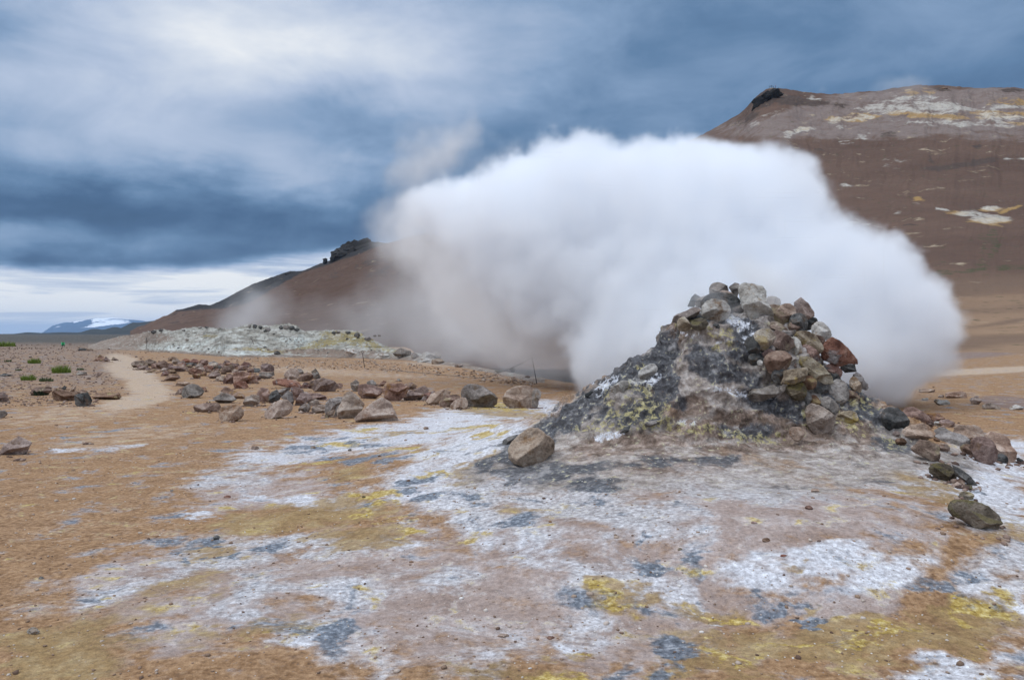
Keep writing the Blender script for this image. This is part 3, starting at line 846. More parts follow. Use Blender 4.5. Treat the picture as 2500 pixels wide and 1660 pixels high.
def build_hills():
    pxs = np.concatenate([np.linspace(318, 380, 24)[:-1], np.linspace(380, 1060, 420)[:-1], np.linspace(1060, 1700, 110)[:-1], np.linspace(1700, 2560, 560)[:-1], np.linspace(2560, 4100, 70)])
    s = np.concatenate([np.linspace(-0.06, 0.0, 6)[:-1], np.linspace(0, 1, 330) ** 0.85, np.linspace(1, 2.2, 30)[1:]])
    PX, S = np.meshgrid(pxs, s)
    u = (PX - 1250) / FPX
    Dd, Bb = hill_D(PX), hill_B(PX)
    Yd = Bb + (Dd - Bb) * S
    H = CAM[2] + (815 - np.interp(PX, RX, RY)) / FPX * Dd
    # a smoothed ridge lower down so that its notches do not run down the slope
    k = np.ones(81) / 81
    ryl = np.interp(np.arange(-1000, 4300), RX, RY)
    rys = np.convolve(np.pad(ryl, 40, mode='edge'), k, 'valid')
    Hs = CAM[2] + (815 - np.interp(PX, np.arange(-1000, 4300), rys)) / FPX * Dd
    t = sstep(S, 0.86, 1.0)
    H = Hs * (1 - t) + H * t
    up = np.clip(S, 0, 1)
    f = up ** 1.6
    f = np.where(S > 1, 1 - 0.42 * sstep(S, 1.0, 2.2) - 0.02 * (S - 1), f)
    Z = H * f
    X, Y = u * Yd, Yd
    amp = up * (1 - sstep(S, 0.93, 1.0) * 0.8)
    gul = fbm(X * 0.016, Y * 0.010, 3.0, 5, 0.5)
    right = sstep(PX, 1600, 1900)
    rill = ridged(PX * 0.012 + 0.3 * fbm(X * 0.02, Y * 0.02, 2.0, 2), S * 1.3, 6.0, 4, 0.55)
    Z = Z + amp * (2.5 + 0.8 * right) * rill * (0.3 + 0.7 * S.clip(0, 1)) * 1.2
    Z = Z + amp * (9.0 * gul * (1 - 0.55 * right) + 2.6 * fbm(X * 0.06, Y * 0.05, 1.0, 5, 0.6)) * np.clip(Dd / 700, 0, 1)
    Z = Z + amp * right * sstep(S, 0.6, 0.8) * 2.6 * ridged(X * 0.03, Y * 0.03, 9.0, 5, 0.6)
    # mottled lumps along the very crest
    crest = np.exp(-((S - 1.0) / 0.03) ** 2)
    Z = Z + crest * 0.8 * ridged(X * 0.12, Y * 0.12, 4.0, 4, 0.6)
    Z = np.where(S < 0, -0.6, Z)
    co = np.stack([X.ravel(), Y.ravel(), Z.ravel()], 1)
    fc = grid_faces(len(s), len(pxs))
    mat = bpy.data.materials.new("scree_slope")
    mat.use_nodes = True
    tn = NT(mat.node_tree)
    bs = mat.node_tree.nodes['Principled BSDF']
    pos = tn.new('ShaderNodeNewGeometry').outputs['Position']
    A, B, C_ = [tn.sep(tn.attr('hill_' + q)) for q in 'abc']
    n1 = tn.noise(pos, 0.02, 6, 0.6)
    n2 = tn.noise(pos, 0.12, 7, 0.65, 0.3)
    n3 = tn.noise(tn.v('ADD', pos, (50, 9, 3)), 0.45, 6, 0.65)
    col = tn.mix(tn.mr(n1, 0.35, 0.65), (0.098, 0.058, 0.042), (0.138, 0.084, 0.060))
    col = tn.mix(tn.mr(n2, 0.35, 0.7, 0, 0.4), col, (0.075, 0.050, 0.040))
    # lower ground at the foot is lighter and more orange
    foot = C_[0]
    col = tn.mix(foot, col, tn.mix(n2, (0.20, 0.125, 0.075), (0.32, 0.21, 0.135)))
    def edge(a, n, lo=0.35, hi=1.0, amp=6.0, cap=0.72): return tn.ss(tn.mad(tn.sub(n, 0.5), amp, tn.m('MINIMUM', a, cap)), lo, hi)
    rust = C_[1]
    col = tn.mix(tn.mul(rust, tn.mr(n2, 0.35, 0.6, 0.3, 0.9)), col, (0.078, 0.044, 0.030))
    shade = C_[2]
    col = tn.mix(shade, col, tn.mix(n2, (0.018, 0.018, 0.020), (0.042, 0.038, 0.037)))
    col = tn.mix(tn.mul(edge(B[1], n2, 0.3, 0.8, 1.2), 0.75), col, tn.mix(n3, (0.13, 0.10, 0.09), (0.30, 0.245, 0.22)))
    col = tn.mix(edge(A[2], n2, 0.35, 0.9, 3.0, 1.0), col, tn.mix(n3, (0.045, 0.03, 0.025), (0.10, 0.07, 0.055)))
    col = tn.mix(tn.mul(edge(A[1], n2, 0.4, 1.0, 4.0, 1.0), 0.85), col, (0.32, 0.20, 0.075))
    col = tn.mix(tn.mul(tn.mul(edge(A[0], n2, 0.40, 1.2, 4.0, 1.0), tn.mr(n3, 0.3, 0.6, 0.45, 1.0)), 0.8), col, tn.mix(n2, (0.36, 0.32, 0.27), (0.58, 0.56, 0.50)))
    col = tn.mix(tn.mul(edge(B[0], n3, 0.5, 1.1, 6.0, 0.7), 0.7), col, (0.055, 0.062, 0.028))
    col = tn.mix(tn.mul(B[2], 0.75), col, tn.mix(n2, (0.13, 0.085, 0.06), (0.17, 0.11, 0.075)))
    v = tn.vor(pos, 0.55)
    vc = tn.sep(tn.vor(pos, 0.55, out='Color'))
    dots = tn.mul(tn.m('LESS_THAN', v, 0.25), tn.ss(vc[0], 0.85, 0.9))
    col = tn.mix(tn.mul(tn.mul(dots, foot), 0.7), col, (0.06, 0.05, 0.03))
    tn.put(bs.inputs['Base Color'], col)
    bs.inputs['Roughness'].default_value = 0.95
    bs.inputs['Specular IOR Level'].default_value = 0.15
    h = tn.mad(n2, 2.0, tn.mul(n3, 0.35))
    tn.put(bs.inputs['Normal'], tn.bump(h, 0.6, 1.0))
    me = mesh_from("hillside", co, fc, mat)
    px, py = to_px(co[:, 0], co[:, 1], co[:, 2])
    wob = fbm(co[:, 0] * 0.03, co[:, 1] * 0.03, 7.0, 3) * 12 + fbm(co[:, 0] * 0.12, co[:, 1] * 0.10, 3.0, 3) * 10
    px2, py2 = px + wob * 1.8, py + (wob * 0.5 + fbm(co[:, 0] * 0.09, co[:, 1] * 0.09, 17.0, 3) * 7)
    e = lambda it: ell(px2, py2, it)
    set_attr(me, 'hill_a', np.stack([e(H_PALE), np.maximum(e(H_OCH), 0), e(H_DARK)], 1))
    set_attr(me, 'hill_b', np.stack([e(H_GREEN), e(H_GREY), np.clip(e(H_BAND) * 1.2, 0, 1)], 1))
    foot = sstep(py, 640, 800) * sstep(px, 1500, 2000)
    foot = np.maximum(foot, 0.8 * np.clip(e(H_GOLD) * 1.6, 0, 1))
    rust = (1 - sstep(px, 1100, 1500)) * sstep(px, 430, 620)
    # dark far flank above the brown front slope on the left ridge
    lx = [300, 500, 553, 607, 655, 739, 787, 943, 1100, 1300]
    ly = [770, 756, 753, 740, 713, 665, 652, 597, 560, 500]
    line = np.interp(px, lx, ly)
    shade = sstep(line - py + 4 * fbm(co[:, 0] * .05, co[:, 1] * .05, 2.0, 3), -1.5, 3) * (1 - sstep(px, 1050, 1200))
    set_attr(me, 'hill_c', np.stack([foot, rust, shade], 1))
    o = link_obj(bpy.data.objects.new("hillside", me))
    tag(o, "bare brown scree mountain slope rising from the plain", "hill", kind='structure')


build_hills()


def profile_hill(name, pts, Y, depth, col_fn, label, jag, nx=260, back=1.0, bottom=-2.0):
    """a far range: a ridge line at distance Y with slopes falling to the plain in front and behind"""
    xs = np.array([p[0] for p in pts], float)
    ysv = np.array([p[1] for p in pts], float)
    pxs = np.linspace(xs[0], xs[-1], nx)
    s = np.linspace(-1, 1, 41)
    PX, S = np.meshgrid(pxs, s)
    py = np.interp(PX, xs, ysv)
    H = CAM[2] + (815 - py) / FPX * Y
    Yd = Y + S * depth
    X = (PX - 1250) / FPX * Yd
    n = ridged(X * jag, Yd * jag, 2.0, 5, 0.55)
    Z = bottom + (H - bottom) * (1 - np.abs(S) ** 1.1) - np.abs(S) * (1 - np.abs(S)) * np.maximum(H, 0) * 0.5 * (1 - n)
    Z = np.minimum(Z, CAM[2] + (H - CAM[2]) * (1 - 0.25 * np.abs(S)) * Yd / Y)
    co = np.stack([X.ravel(), Yd.ravel(), Z.ravel()], 1)
    me = mesh_from(name, co, grid_faces(len(s), nx), col_fn)
    o = link_obj(bpy.data.objects.new(name, me))
    tag(o, label, "hill" if name != 'snowy_mountain' else 'mountain', kind='structure')
    return o


def simple_mat(name, fn, rough=0.9, spec=0.2):
    mat = bpy.data.materials.new(name)
    mat.use_nodes = True
    t = NT(mat.node_tree)
    bs = mat.node_tree.nodes['Principled BSDF']
    bs.inputs['Roughness'].default_value = rough
    bs.inputs['Specular IOR Level'].default_value = spec
    fn(t, bs)
    return mat


def _dark(t, bs):
    pos = t.new('ShaderNodeNewGeometry').outputs['Position']
    t.put(bs.inputs['Base Color'], t.mix(t.noise(pos, 0.006, 5), (0.022, 0.027, 0.030), (0.05, 0.055, 0.05)))


def _snow(t, bs):
    pos = t.new('ShaderNodeNewGeometry').outputs['Position']
    sx, sy, sz = t.sep(pos)
    q = t.comb(t.mad(sz, 1.4, sx), t.mul(sy, 0.3), t.mul(sz, 3.0))
    n = t.noise(q, 0.0011, 6, 0.6, 0.4)
    hgt = t.mr(sz, 120.0, 400.0, -0.16, 0.10)
    k = t.ss(t.add(n, hgt), 0.51, 0.55)
    t.put(bs.inputs['Base Color'], t.mix(k, (0.06, 0.085, 0.13), (0.85, 0.87, 0.90)))


profile_hill('snowy_mountain', [(60, 818), (102, 813), (129, 795), (154, 788), (206, 782), (236, 777), (271, 776), (298, 778), (348, 783), (420, 800), (480, 818)],
             20000, 3500, simple_mat('snow_patched_rock', _snow), "distant blue mountain streaked with snow on the horizon", 0.0006, bottom=-20)
profile_hill('dark_hills', [(-1500, 812), (-600, 815), (-100, 817), (0, 817.0), (35, 815), (67, 811), (104, 813), (150, 811), (194, 812), (224, 803), (244, 803), (249, 806), (281, 797), (296, 801),
                            (323, 787), (341, 788), (361, 785), (398, 780), (450, 778), (600, 770), (800, 800), (1000, 818)],
             2600, 500, simple_mat('dark_lava_hills', _dark), "low dark hills along the horizon in front of the snowy mountain", 0.004)


# ---------------------------------------------------------------- pale mineral ridge behind the path
def build_mineral_ridge():
    pts = [(215, 846), (250, 833), (300, 822), (340, 818), (360, 812), (395, 806), (425, 812), (450, 803), (486, 801), (520, 803), (560, 807), (590, 799), (606, 795), (640, 797), (662, 799), (700, 794), (725, 799), (745, 810),
           (790, 810), (826, 809), (870, 812), (900, 828), (950, 850), (985, 858), (1040, 866), (1090, 883), (1150, 893), (1250, 918), (1330, 935)]
    base = [(215, 850), (330, 856), (430, 862), (560, 872), (700, 872), (850, 874), (1000, 880), (1090, 892), (1200, 910), (1330, 940)]
    xs = np.linspace(215, 1330, 760)
    ry = np.interp(xs, [p[0] for p in pts], [p[1] for p in pts])
    by = np.interp(xs, [p[0] for p in base], [p[1] for p in base])
    ns = 150
    s = np.linspace(-0.12, 2.0, ns)
    PX, S = np.meshgrid(xs, s)
    BY = np.array([cast(px, py)[1] for px, py in zip(xs[::19], by[::19])])
    Yb = np.interp(PX, xs[::19], BY)
    Yr = Yb + np.interp(PX, [215, 600, 900, 1100, 1330], [16, 9, 6, 2.5, 1.5])
    Hr = CAM[2] + (815 - np.interp(PX, xs, ry)) / FPX * Yr
    Yd = Yb + (Yr - Yb) * S
    X = (PX - 1250) / FPX * Yd
    G = ground_z(X, Yd)
    f = np.where(S < 1, np.clip(S, 0, 1) ** 0.75, 1 - 0.7 * sstep(S, 1, 2.0))
    hh = np.maximum(Hr - G, 0.06)
    Z = G + hh * f
    amp = np.clip(hh, 0.05, 1.6) * sstep(S, 0.0, 0.2)
    slant = X * 0.8 + Z * 2.0
    Z = Z + amp * 0.26 * ridged(X * 0.7, Yd * 0.8 + slant * 0.25, 2.0, 5, 0.6) - amp * 0.12
    Z = Z + amp * 0.16 * fbm(X * 2.6, Yd * 2.6, 5.0, 4, 0.65)
    Z = np.where(S <= 0, G - 0.08, Z)
    co = np.stack([X.ravel(), Yd.ravel(), Z.ravel()], 1)
    px, py = to_px(co[:, 0], co[:, 1], co[:, 2])

    def fn(t, bs):
        pos = t.new('ShaderNodeNewGeometry').outputs['Position']
        A = t.sep(t.attr('ridge_a'))
        sx, sy, sz = t.sep(pos)
        sl = t.comb(t.mad(sz, 1.6, t.mul(sx, 0.55)), t.mul(sy, 0.5), t.mad(sx, -0.25, t.mul(sz, 2.4)))
        n1 = t.noise(sl, 1.6, 7, 0.68, 0.3)
        n2 = t.noise(pos, 3.2, 6, 0.65)
        n3 = t.noise(pos, 0.8, 5, 0.6)
        col = t.ramp(n1, [(0.30, (0.13, 0.12, 0.11)), (0.43, (0.27, 0.25, 0.21)), (0.55, (0.44, 0.42, 0.37)), (0.70, (0.66, 0.67, 0.62))])
        col = t.mix(t.mul(A[0], t.mul(t.mr(n2, 0.44, 0.6), 0.8)), col, (0.72, 0.77, 0.73))
        def edge(a, n, amp=2.2): return t.ss(t.mad(t.sub(n, 0.5), amp * 1.4, t.m('MINIMUM', a, 0.75)), 0.38, 0.72)
        col = t.mix(t.mul(edge(A[1], n2, 2.4), 0.9), col, t.mix(n1, (0.20, 0.14, 0.05), (0.44, 0.37, 0.17)))
        col = t.mix(edge(A[2], n2, 1.8), col, t.mix(n2, (0.14, 0.10, 0.08), (0.36, 0.28, 0.22)))
        col = t.mix(t.ss(n2, 0.60, 0.68), col, (0.10, 0.10, 0.09))
        col = t.mix(t.mul(t.ss(n3, 0.5, 0.7), 0.4), col, (0.52, 0.47, 0.43))
        t.put(bs.inputs['Base Color'], col)
        t.put(bs.inputs['Normal'], t.bump(t.mad(n1, 0.35, t.mul(n2, 0.15)), 0.9, 1.0))
    mat = simple_mat('pale_mineral_crust', fn, 0.95, 0.15)
    me = mesh_from('mineral_ridge', co, grid_faces(ns, len(xs)), mat)
    white = ell(px, py, [(410, 852, 70, 7, -8, 1.3), (620, 866, 80, 6, 4, 1.2), (480, 842, 50, 5, -15, 1.0), (720, 830, 40, 8, 0, 1.0), (530, 850, 60, 5, -5, 1.0), (760, 838, 60, 7, -15, .9), (1200, 908, 60, 6, 12, 1.3), (860, 836, 40, 5, 10, .9)])
    yel = ell(px, py, [(850, 822, 60, 12, 5, 1.1), (760, 848, 70, 6, -12, 1.1), (610, 852, 40, 4, 0, .9), (900, 836, 30, 6, 20, .9), (690, 858, 50, 4, 0, .9), (800, 835, 50, 10, -10, .9), (510, 820, 30, 4, 0, .6), (900, 845, 80, 8, 10, .6)])
    br = np.clip(1 - (np.interp(px, [p[0] for p in base], [p[1] for p in base]) - py) / 10.0, 0, 1) * 1.0
    br = np.maximum(br, ell(px, py, [(1130, 893, 120, 14, 10, 1.1), (820, 862, 140, 10, 2, 1.0), (270, 840, 70, 20, 0, 1.2), (1000, 880, 90, 10, 0, .9), (350, 825, 70, 14, 0, 1.0), (1300, 930, 80, 20, 0, 1.0)]))
    set_attr(me, 'ridge_a', np.stack([white, yel, br], 1))
    o = link_obj(bpy.data.objects.new('mineral_ridge', me))
    tag(o, "low ridge of pale crusted mineral earth beyond the path", "hill", kind='structure')
    return co


RIDGE_CO = build_mineral_ridge()


# ---------------------------------------------------------------- steam
def steam_volume(name, label, blobs, voxel, dens, iso=0.5, sharp=3.0, n1=(0.9, 0.5), n2=(2.4, 0.28), billow=(1.5, 0.35), pad=1.6, floor=None, kind='stuff', sm=False, color=(1, 1, 1), aniso=0.0, n3=None):
    """steam built as a fog grid: soft blobs (x, y, z, rx, ry, rz, weight) summed, broken up by noise"""
    lo = [min(b[i] - b[3 + i] * pad for b in blobs) for i in range(3)]
    hi = [max(b[i] + b[3 + i] * pad for b in blobs) for i in range(3)]
    if floor is not None:
        lo[2] = max(lo[2], floor)
    ng = bpy.data.node_groups.new(name, 'GeometryNodeTree')
    ng.interface.new_socket('Geometry', in_out='INPUT', socket_type='NodeSocketGeometry')
    ng.interface.new_socket('Geometry', in_out='OUTPUT', socket_type='NodeSocketGeometry')
    t = NT(ng)
    gout = t.new('NodeGroupOutput')
    vc = t.new('GeometryNodeVolumeCube')
    pos = t.new('GeometryNodeInputPosition').outputs[0]
    w1 = t.v('SCALE', t.v('SUBTRACT', t.noise(pos, n1[0], 2, 0.5, color=True), (0.5, 0.5, 0.5)), scale=n1[1] * 4)
    w2 = t.v('SCALE', t.v('SUBTRACT', t.noise(pos, n2[0], 3, 0.6, color=True), (0.5, 0.5, 0.5)), scale=n2[1] * 4)
    p = t.v('ADD', pos, t.v('ADD', w1, w2))
    if n3 is not None:
        p = t.v('ADD', p, t.v('SCALE', t.v('SUBTRACT', t.noise(pos, n3[0], 3, 0.6, color=True), (0.5, 0.5, 0.5)), scale=n3[1] * 4))
    tot = None
    for (x, y, z, rx, ry, rz, wt) in blobs:
        q = t.v('MULTIPLY', t.v('SUBTRACT', p, (x, y, z)), (1.0 / rx, 1.0 / ry, 1.0 / rz))
        d2 = t.v('DOT_PRODUCT', q, q)
        g = t.m('EXPONENT', t.mul(d2, -0.9))
        g = t.mul(g, wt)
        tot = g if tot is None else t.add(tot, g)
    if billow[1] > 0:
        vr = t.vor(p, billow[0], feature='SMOOTH_F1', smooth=0.35)
        vr2 = t.vor(p, billow[0] * 2.7, feature='SMOOTH_F1', smooth=0.35)
        tot = t.add(tot, t.mul(t.sub(0.42, vr), billow[1]))
        tot = t.add(tot, t.mul(t.sub(0.42, vr2), billow[1] * 0.5))
    d = t.m('MULTIPLY', t.sub(tot, iso), sharp, clamp=True)
    if sm:
        d = t.mul(d, d)
    t.put(vc.inputs['Density'], d)
    vc.inputs['Min'].default_value = lo
    vc.inputs['Max'].default_value = hi
    for ax, nm in enumerate(('Resolution X', 'Resolution Y', 'Resolution Z')):
        vc.inputs[nm].default_value = max(4, int((hi[ax] - lo[ax]) / voxel))
    sm_node = t.new('GeometryNodeSetMaterial')
    mat = bpy.data.materials.new(name)
    mat.use_nodes = True
    mt = NT(mat.node_tree)
    mat.node_tree.nodes.clear()
    mo = mt.new('ShaderNodeOutputMaterial')
    pv = mt.new('ShaderNodeVolumePrincipled')
    pv.inputs['Color'].default_value = (color[0], color[1], color[2], 1)
    pv.inputs['Density'].default_value = dens
    pv.inputs['Anisotropy'].default_value = aniso
    mt.l.new(pv.outputs[0], mo.inputs['Volume'])
    sm_node.inputs['Material'].default_value = mat
    t.l.new(vc.outputs[0], sm_node.inputs['Geometry'])
    t.l.new(sm_node.outputs[0], gout.inputs[0])
    vd = bpy.data.volumes.new(name)
    vd.materials.append(mat)
    o = link_obj(bpy.data.objects.new(name, vd))
    md = o.modifiers.new('steam', 'NODES')
    md.node_group = ng
    tag(o, label, 'steam', kind=kind)
    return o


def wb(px, py, Y, r, ry=None, wt=1.0, rzs=1.0, k=0.90):
    """steam blob seen at photo pixel (px, py), r = radius in photo pixels"""
    x, y, z = P(px, py, Y)
    rr = r / FPX * Y * k
    return (x, y, z, rr, ry if ry else rr, rr * rzs, wt)


main = [
    # crown of the plume, left to right
    wb(1045, 525, 26, 72, 1.6), wb(1100, 500, 25, 85, 1.8), wb(1200, 510, 24, 95, 2.0), wb(1305, 450, 23, 95, 2.0), wb(1415, 435, 22, 100, 2.0),
    wb(1530, 460, 21, 105, 2.2), wb(1640, 450, 20, 95, 2.0), wb(1765, 430, 19, 92, 1.8), wb(1860, 460, 18.5, 80, 1.6), wb(1930, 490, 18, 55, 1.2), wb(1968, 425, 18, 40, .6, 1.0), wb(1960, 470, 18, 40, .7, .9),
    # body
    wb(1180, 620, 24, 110, 2.2), wb(1320, 580, 23, 140, 2.4), wb(1480, 600, 22, 160, 2.6), wb(1650, 600, 20, 170, 2.8), wb(1830, 600, 19, 140, 2.6), wb(1960, 640, 18, 105, 2.0),
    wb(2080, 650, 17.5, 65, 1.4, .9), wb(2120, 700, 17.5, 85, 1.6), wb(2200, 730, 17.5, 75, 1.4), wb(2190, 640, 17.5, 42, .9, .8), wb(2275, 690, 17.5, 40, .8, .8), wb(2245, 800, 17.5, 75, 1.5), wb(2190, 860, 17.5, 85, 1.6), wb(2140, 935, 17.5, 60, 1.3, .9),
    wb(1300, 720, 23, 110, 2.0), wb(1450, 760, 22, 130, 2.2), wb(1600, 780, 20, 150, 2.4), wb(1800, 760, 18, 160, 2.4), wb(2000, 780, 17.5, 150, 2.2), wb(2080, 860, 17, 110, 1.8),
    wb(1530, 860, 20, 110, 2.0), wb(1470, 920, 20, 80, 1.6, .9), wb(1700, 880, 17, 120, 2.0), wb(1900, 880, 16.5, 120, 1.8),
]
steam_volume('steam', "dense white steam cloud billowing behind the stone topped mound", main, 0.07, 1.7, sharp=2.6, n1=(0.55, 0.36), n2=(1.6, 0.22), n3=(4.6, 0.11), billow=(1.2, 0.42), color=(0.978, 0.987, 1.0))

veil = [wb(1050, 590, 26.5, 80, 1.6), wb(1090, 670, 26, 85, 1.7), wb(1170, 740, 25, 95, 1.8), wb(1250, 800, 24, 95, 1.8), wb(1340, 840, 23, 85, 1.6), wb(1410, 880, 22, 75, 1.5), wb(1180, 640, 25.5, 90, 1.6),
        wb(1000, 540, 27, 55, 1.4, .8), wb(1300, 740, 24.5, 90, 1.6), wb(1120, 780, 27, 60, 1.4, .6), wb(1240, 880, 26, 60, 1.4, .6)]
steam_volume('steam_veil', "thinner steam hanging under the left end of the white cloud", veil, 0.12, 0.55, iso=0.35, sharp=1.6, n1=(0.5, 0.45), n2=(1.6, 0.26), n3=(4.0, 0.12), billow=(1.1, 0.45))

# thin steam drifting low from the vents beyond the crest, seen through
thin = [
    wb(590, 785, 70, 70, 5, 1.1), wb(640, 745, 72, 50, 5, .8), wb(760, 800, 70, 90, 5, .6), wb(880, 820, 62, 100, 6, .6), wb(840, 760, 66, 50, 5, .35), wb(1000, 820, 58, 100, 6, .6), wb(960, 720, 56, 90, 6, .4),
    wb(1090, 740, 48, 110, 5, .7), wb(1130, 840, 42, 110, 5, .7), wb(1240, 860, 36, 110, 5, .75), wb(1330, 900, 30, 80, 3.5, .7), wb(1180, 760, 38, 110, 5, .8), wb(1060, 640, 46, 100, 5, .7), wb(960, 600, 48, 70, 4, .5),
]
steam_volume('thin_steam', "thin see-through steam drifting low over the crest from hidden vents", thin, 0.36, 0.085, iso=0.22, sharp=1.3, n1=(0.16, 2.0), n2=(0.5, 0.9), billow=(0.35, 0.22))
wisps = [wb(985, 520, 30, 60, 2, .8), wb(1000, 620, 30, 60, 2, .7), wb(1060, 720, 30, 70, 2, .8), wb(1140, 800, 28, 70, 2, .8), wb(1230, 370, 28, 60, 2, .6), wb(1120, 330, 40, 60, 2.5, .6, 1.2), wb(1060, 390, 40, 80, 3, .7), wb(1000, 340, 42, 40, 2, .5), wb(1190, 390, 36, 70, 2.5, .6), wb(990, 440, 42, 60, 3, .6), wb(970, 540, 42, 50, 3, .7)]
steam_volume('steam_wisps', "faint wisps of steam trailing above the left end of the cloud", wisps, 0.16, 0.40, iso=0.30, sharp=1.4, n1=(0.35, 1.1), n2=(1.1, 0.5), billow=(0.8, 0.3))
near_w = [wb(1820, 660, 9.5, 60, .4, .8), wb(1700, 730, 8.9, 60, .35, .8), wb(1790, 780, 8.5, 60, .3, .6), wb(1900, 745, 8.8, 55, .3, .7), wb(1960, 720, 9.1, 60, .35, .7), wb(1860, 700, 9.2, 60, .35, .8), wb(1650, 750, 9.2, 50, .3, .6), wb(1600, 870, 8.8, 45, .25, .4)]
steam_volume('rising_steam', "thin steam seeping up between the topmost stones of the pile", near_w, 0.04, 2.0, iso=0.32, sharp=1.6, n1=(1.6, 0.16), n2=(4.0, 0.08), billow=(3.0, 0.3))
crest_w = [wb(2190, 232, 480, 40, 14, .8, .5), wb(2240, 215, 480, 50, 14, .7, .4), wb(2140, 225, 480, 40, 12, .6, .5), wb(2010, 228, 480, 12, 8, .9, 1.2), wb(2330, 245, 475, 60, 14, .5, .4), wb(2270, 240, 470, 50, 12, .6, .4), wb(2200, 205, 485, 30, 12, .5, .8)]
steam_volume('crest_steam', "faint steam rising along the crest of the right hill", crest_w, 1.6, 0.020, iso=0.30, sharp=1.3, n1=(0.03, 7.0), n2=(0.1, 3.0), billow=(0.06, 0.25))

# ---------------------------------------------------------------- rocks
import bmesh


def _ico(sub):
    bm = bmesh.new()
    bmesh.ops.create_icosphere(bm, subdivisions=sub, radius=1.0)
    v = np.array([q.co[:] for q in bm.verts])
    f = np.array([[q.index for q in p.verts] for p in bm.faces])
    bm.free()
    return v / np.linalg.norm(v, axis=1)[:, None], f


ICO = {k: _ico(k) for k in (1, 2, 3, 4, 5, 6)}


def rock_mat(name, lo, mid, hi, stain=None, stain_amt=0.0, pits=1.0, top=None):
    def fn(t, bs):
        tc = t.new('ShaderNodeTexCoord').outputs['Object']
        oi = t.new('ShaderNodeObjectInfo').outputs['Random']
        off = t.comb(t.mul(oi, 37.0), t.mul(oi, 91.0), t.mul(oi, 53.0))
        p = t.v('ADD', tc, off)
        n1 = t.noise(p, 3.2, 6, 0.6, 0.3)
        n2 = t.noise(p, 14.0, 6, 0.68)
        n3 = t.noise(p, 60.0, 3, 0.6)
        k = t.mad(t.sub(n2, 0.5), 0.9, n1)
        col = t.ramp(k, [(0.28, lo), (0.50, mid), (0.74, hi)])
        if stain is not None:
            n4 = t.noise(t.v('ADD', p, (9, 2, 5)), 5.0, 6, 0.65)
            col = t.mix(t.mul(t.ss(n4, 0.58 - stain_amt * 0.2, 0.70 - stain_amt * 0.2), 0.85), col, t.mix(n2, tuple(c * 0.55 for c in stain), stain))
        if top is not None:
            nz = t.sep(t.new('ShaderNodeNewGeometry').outputs['Normal'])[2]
            col = t.mix(t.mul(t.ss(t.mad(n2, 0.8, nz), 0.75, 1.15), 0.8), col, top)
        hs = t.new('ShaderNodeHueSaturation')
        t.put(hs.inputs['Value'], t.mr(oi, 0, 1, 0.82, 1.18))
        t.put(hs.inputs['Saturation'], t.mr(t.m('FRACT', t.mul(oi, 7.31)), 0, 1, 0.75, 1.15))
        t.put(hs.inputs['Hue'], t.mr(t.m('FRACT', t.mul(oi, 3.77)), 0, 1, 0.49, 0.51))
        t.put(hs.inputs['Color'], col)
        v = t.vor(p, 26.0)
        col = t.v('SCALE', hs.outputs[0], scale=t.mr(n3, 0.3, 0.7, 0.82, 1.18))
        t.put(bs.inputs['Base Color'], col)
        h = t.mad(n2, 0.030, t.mul(n3, 0.007))
        h = t.mad(t.m('MINIMUM', v, 0.35), 0.03 * pits, h)
        t.put(bs.inputs['Normal'], t.bump(h, 0.95, 1.0))
    return simple_mat(name, fn, 0.92, 0.22)


RM = {
    'red': rock_mat('reddish_basalt', (0.10, 0.058, 0.046), (0.225, 0.145, 0.115), (0.37, 0.27, 0.225), (0.30, 0.17, 0.08), 0.2),
    'rust': rock_mat('rusty_basalt', (0.095, 0.045, 0.034), (0.23, 0.12, 0.088), (0.35, 0.235, 0.185), (0.35, 0.33, 0.32), 0.2),
    'tan': rock_mat('tan_lava', (0.17, 0.115, 0.085), (0.34, 0.25, 0.19), (0.49, 0.40, 0.33), (0.27, 0.15, 0.08), 0.2),
    'grey': rock_mat('grey_lava', (0.10, 0.085, 0.075), (0.235, 0.20, 0.175), (0.39, 0.345, 0.31), (0.28, 0.20, 0.14), 0.2),
    'dark': rock_mat('dark_lava', (0.03, 0.032, 0.032), (0.095, 0.092, 0.088), (0.20, 0.185, 0.17), (0.16, 0.10, 0.06), 0.2),
    'pale': rock_mat('pale_pumice', (0.24, 0.22, 0.19), (0.43, 0.40, 0.36), (0.60, 0.57, 0.53), (0.30, 0.20, 0.12), 0.25),
    'sul': rock_mat('sulphur_stained_lava', (0.11, 0.08, 0.055), (0.29, 0.235, 0.17), (0.48, 0.43, 0.35), (0.40, 0.30, 0.11), 0.4),
    'moss': rock_mat('mossy_lava', (0.05, 0.042, 0.03), (0.125, 0.10, 0.07), (0.24, 0.20, 0.15), (0.13, 0.115, 0.04), 0.3, top=(0.13, 0.105, 0.035)),
    'brown': rock_mat('brown_lava', (0.075, 0.045, 0.03), (0.19, 0.12, 0.085), (0.33, 0.24, 0.18), (0.36, 0.29, 0.16), 0.3),
    'crag': rock_mat('black_crag', (0.010, 0.010, 0.011), (0.026, 0.024, 0.023), (0.06, 0.054, 0.05), None, 0.0),
}


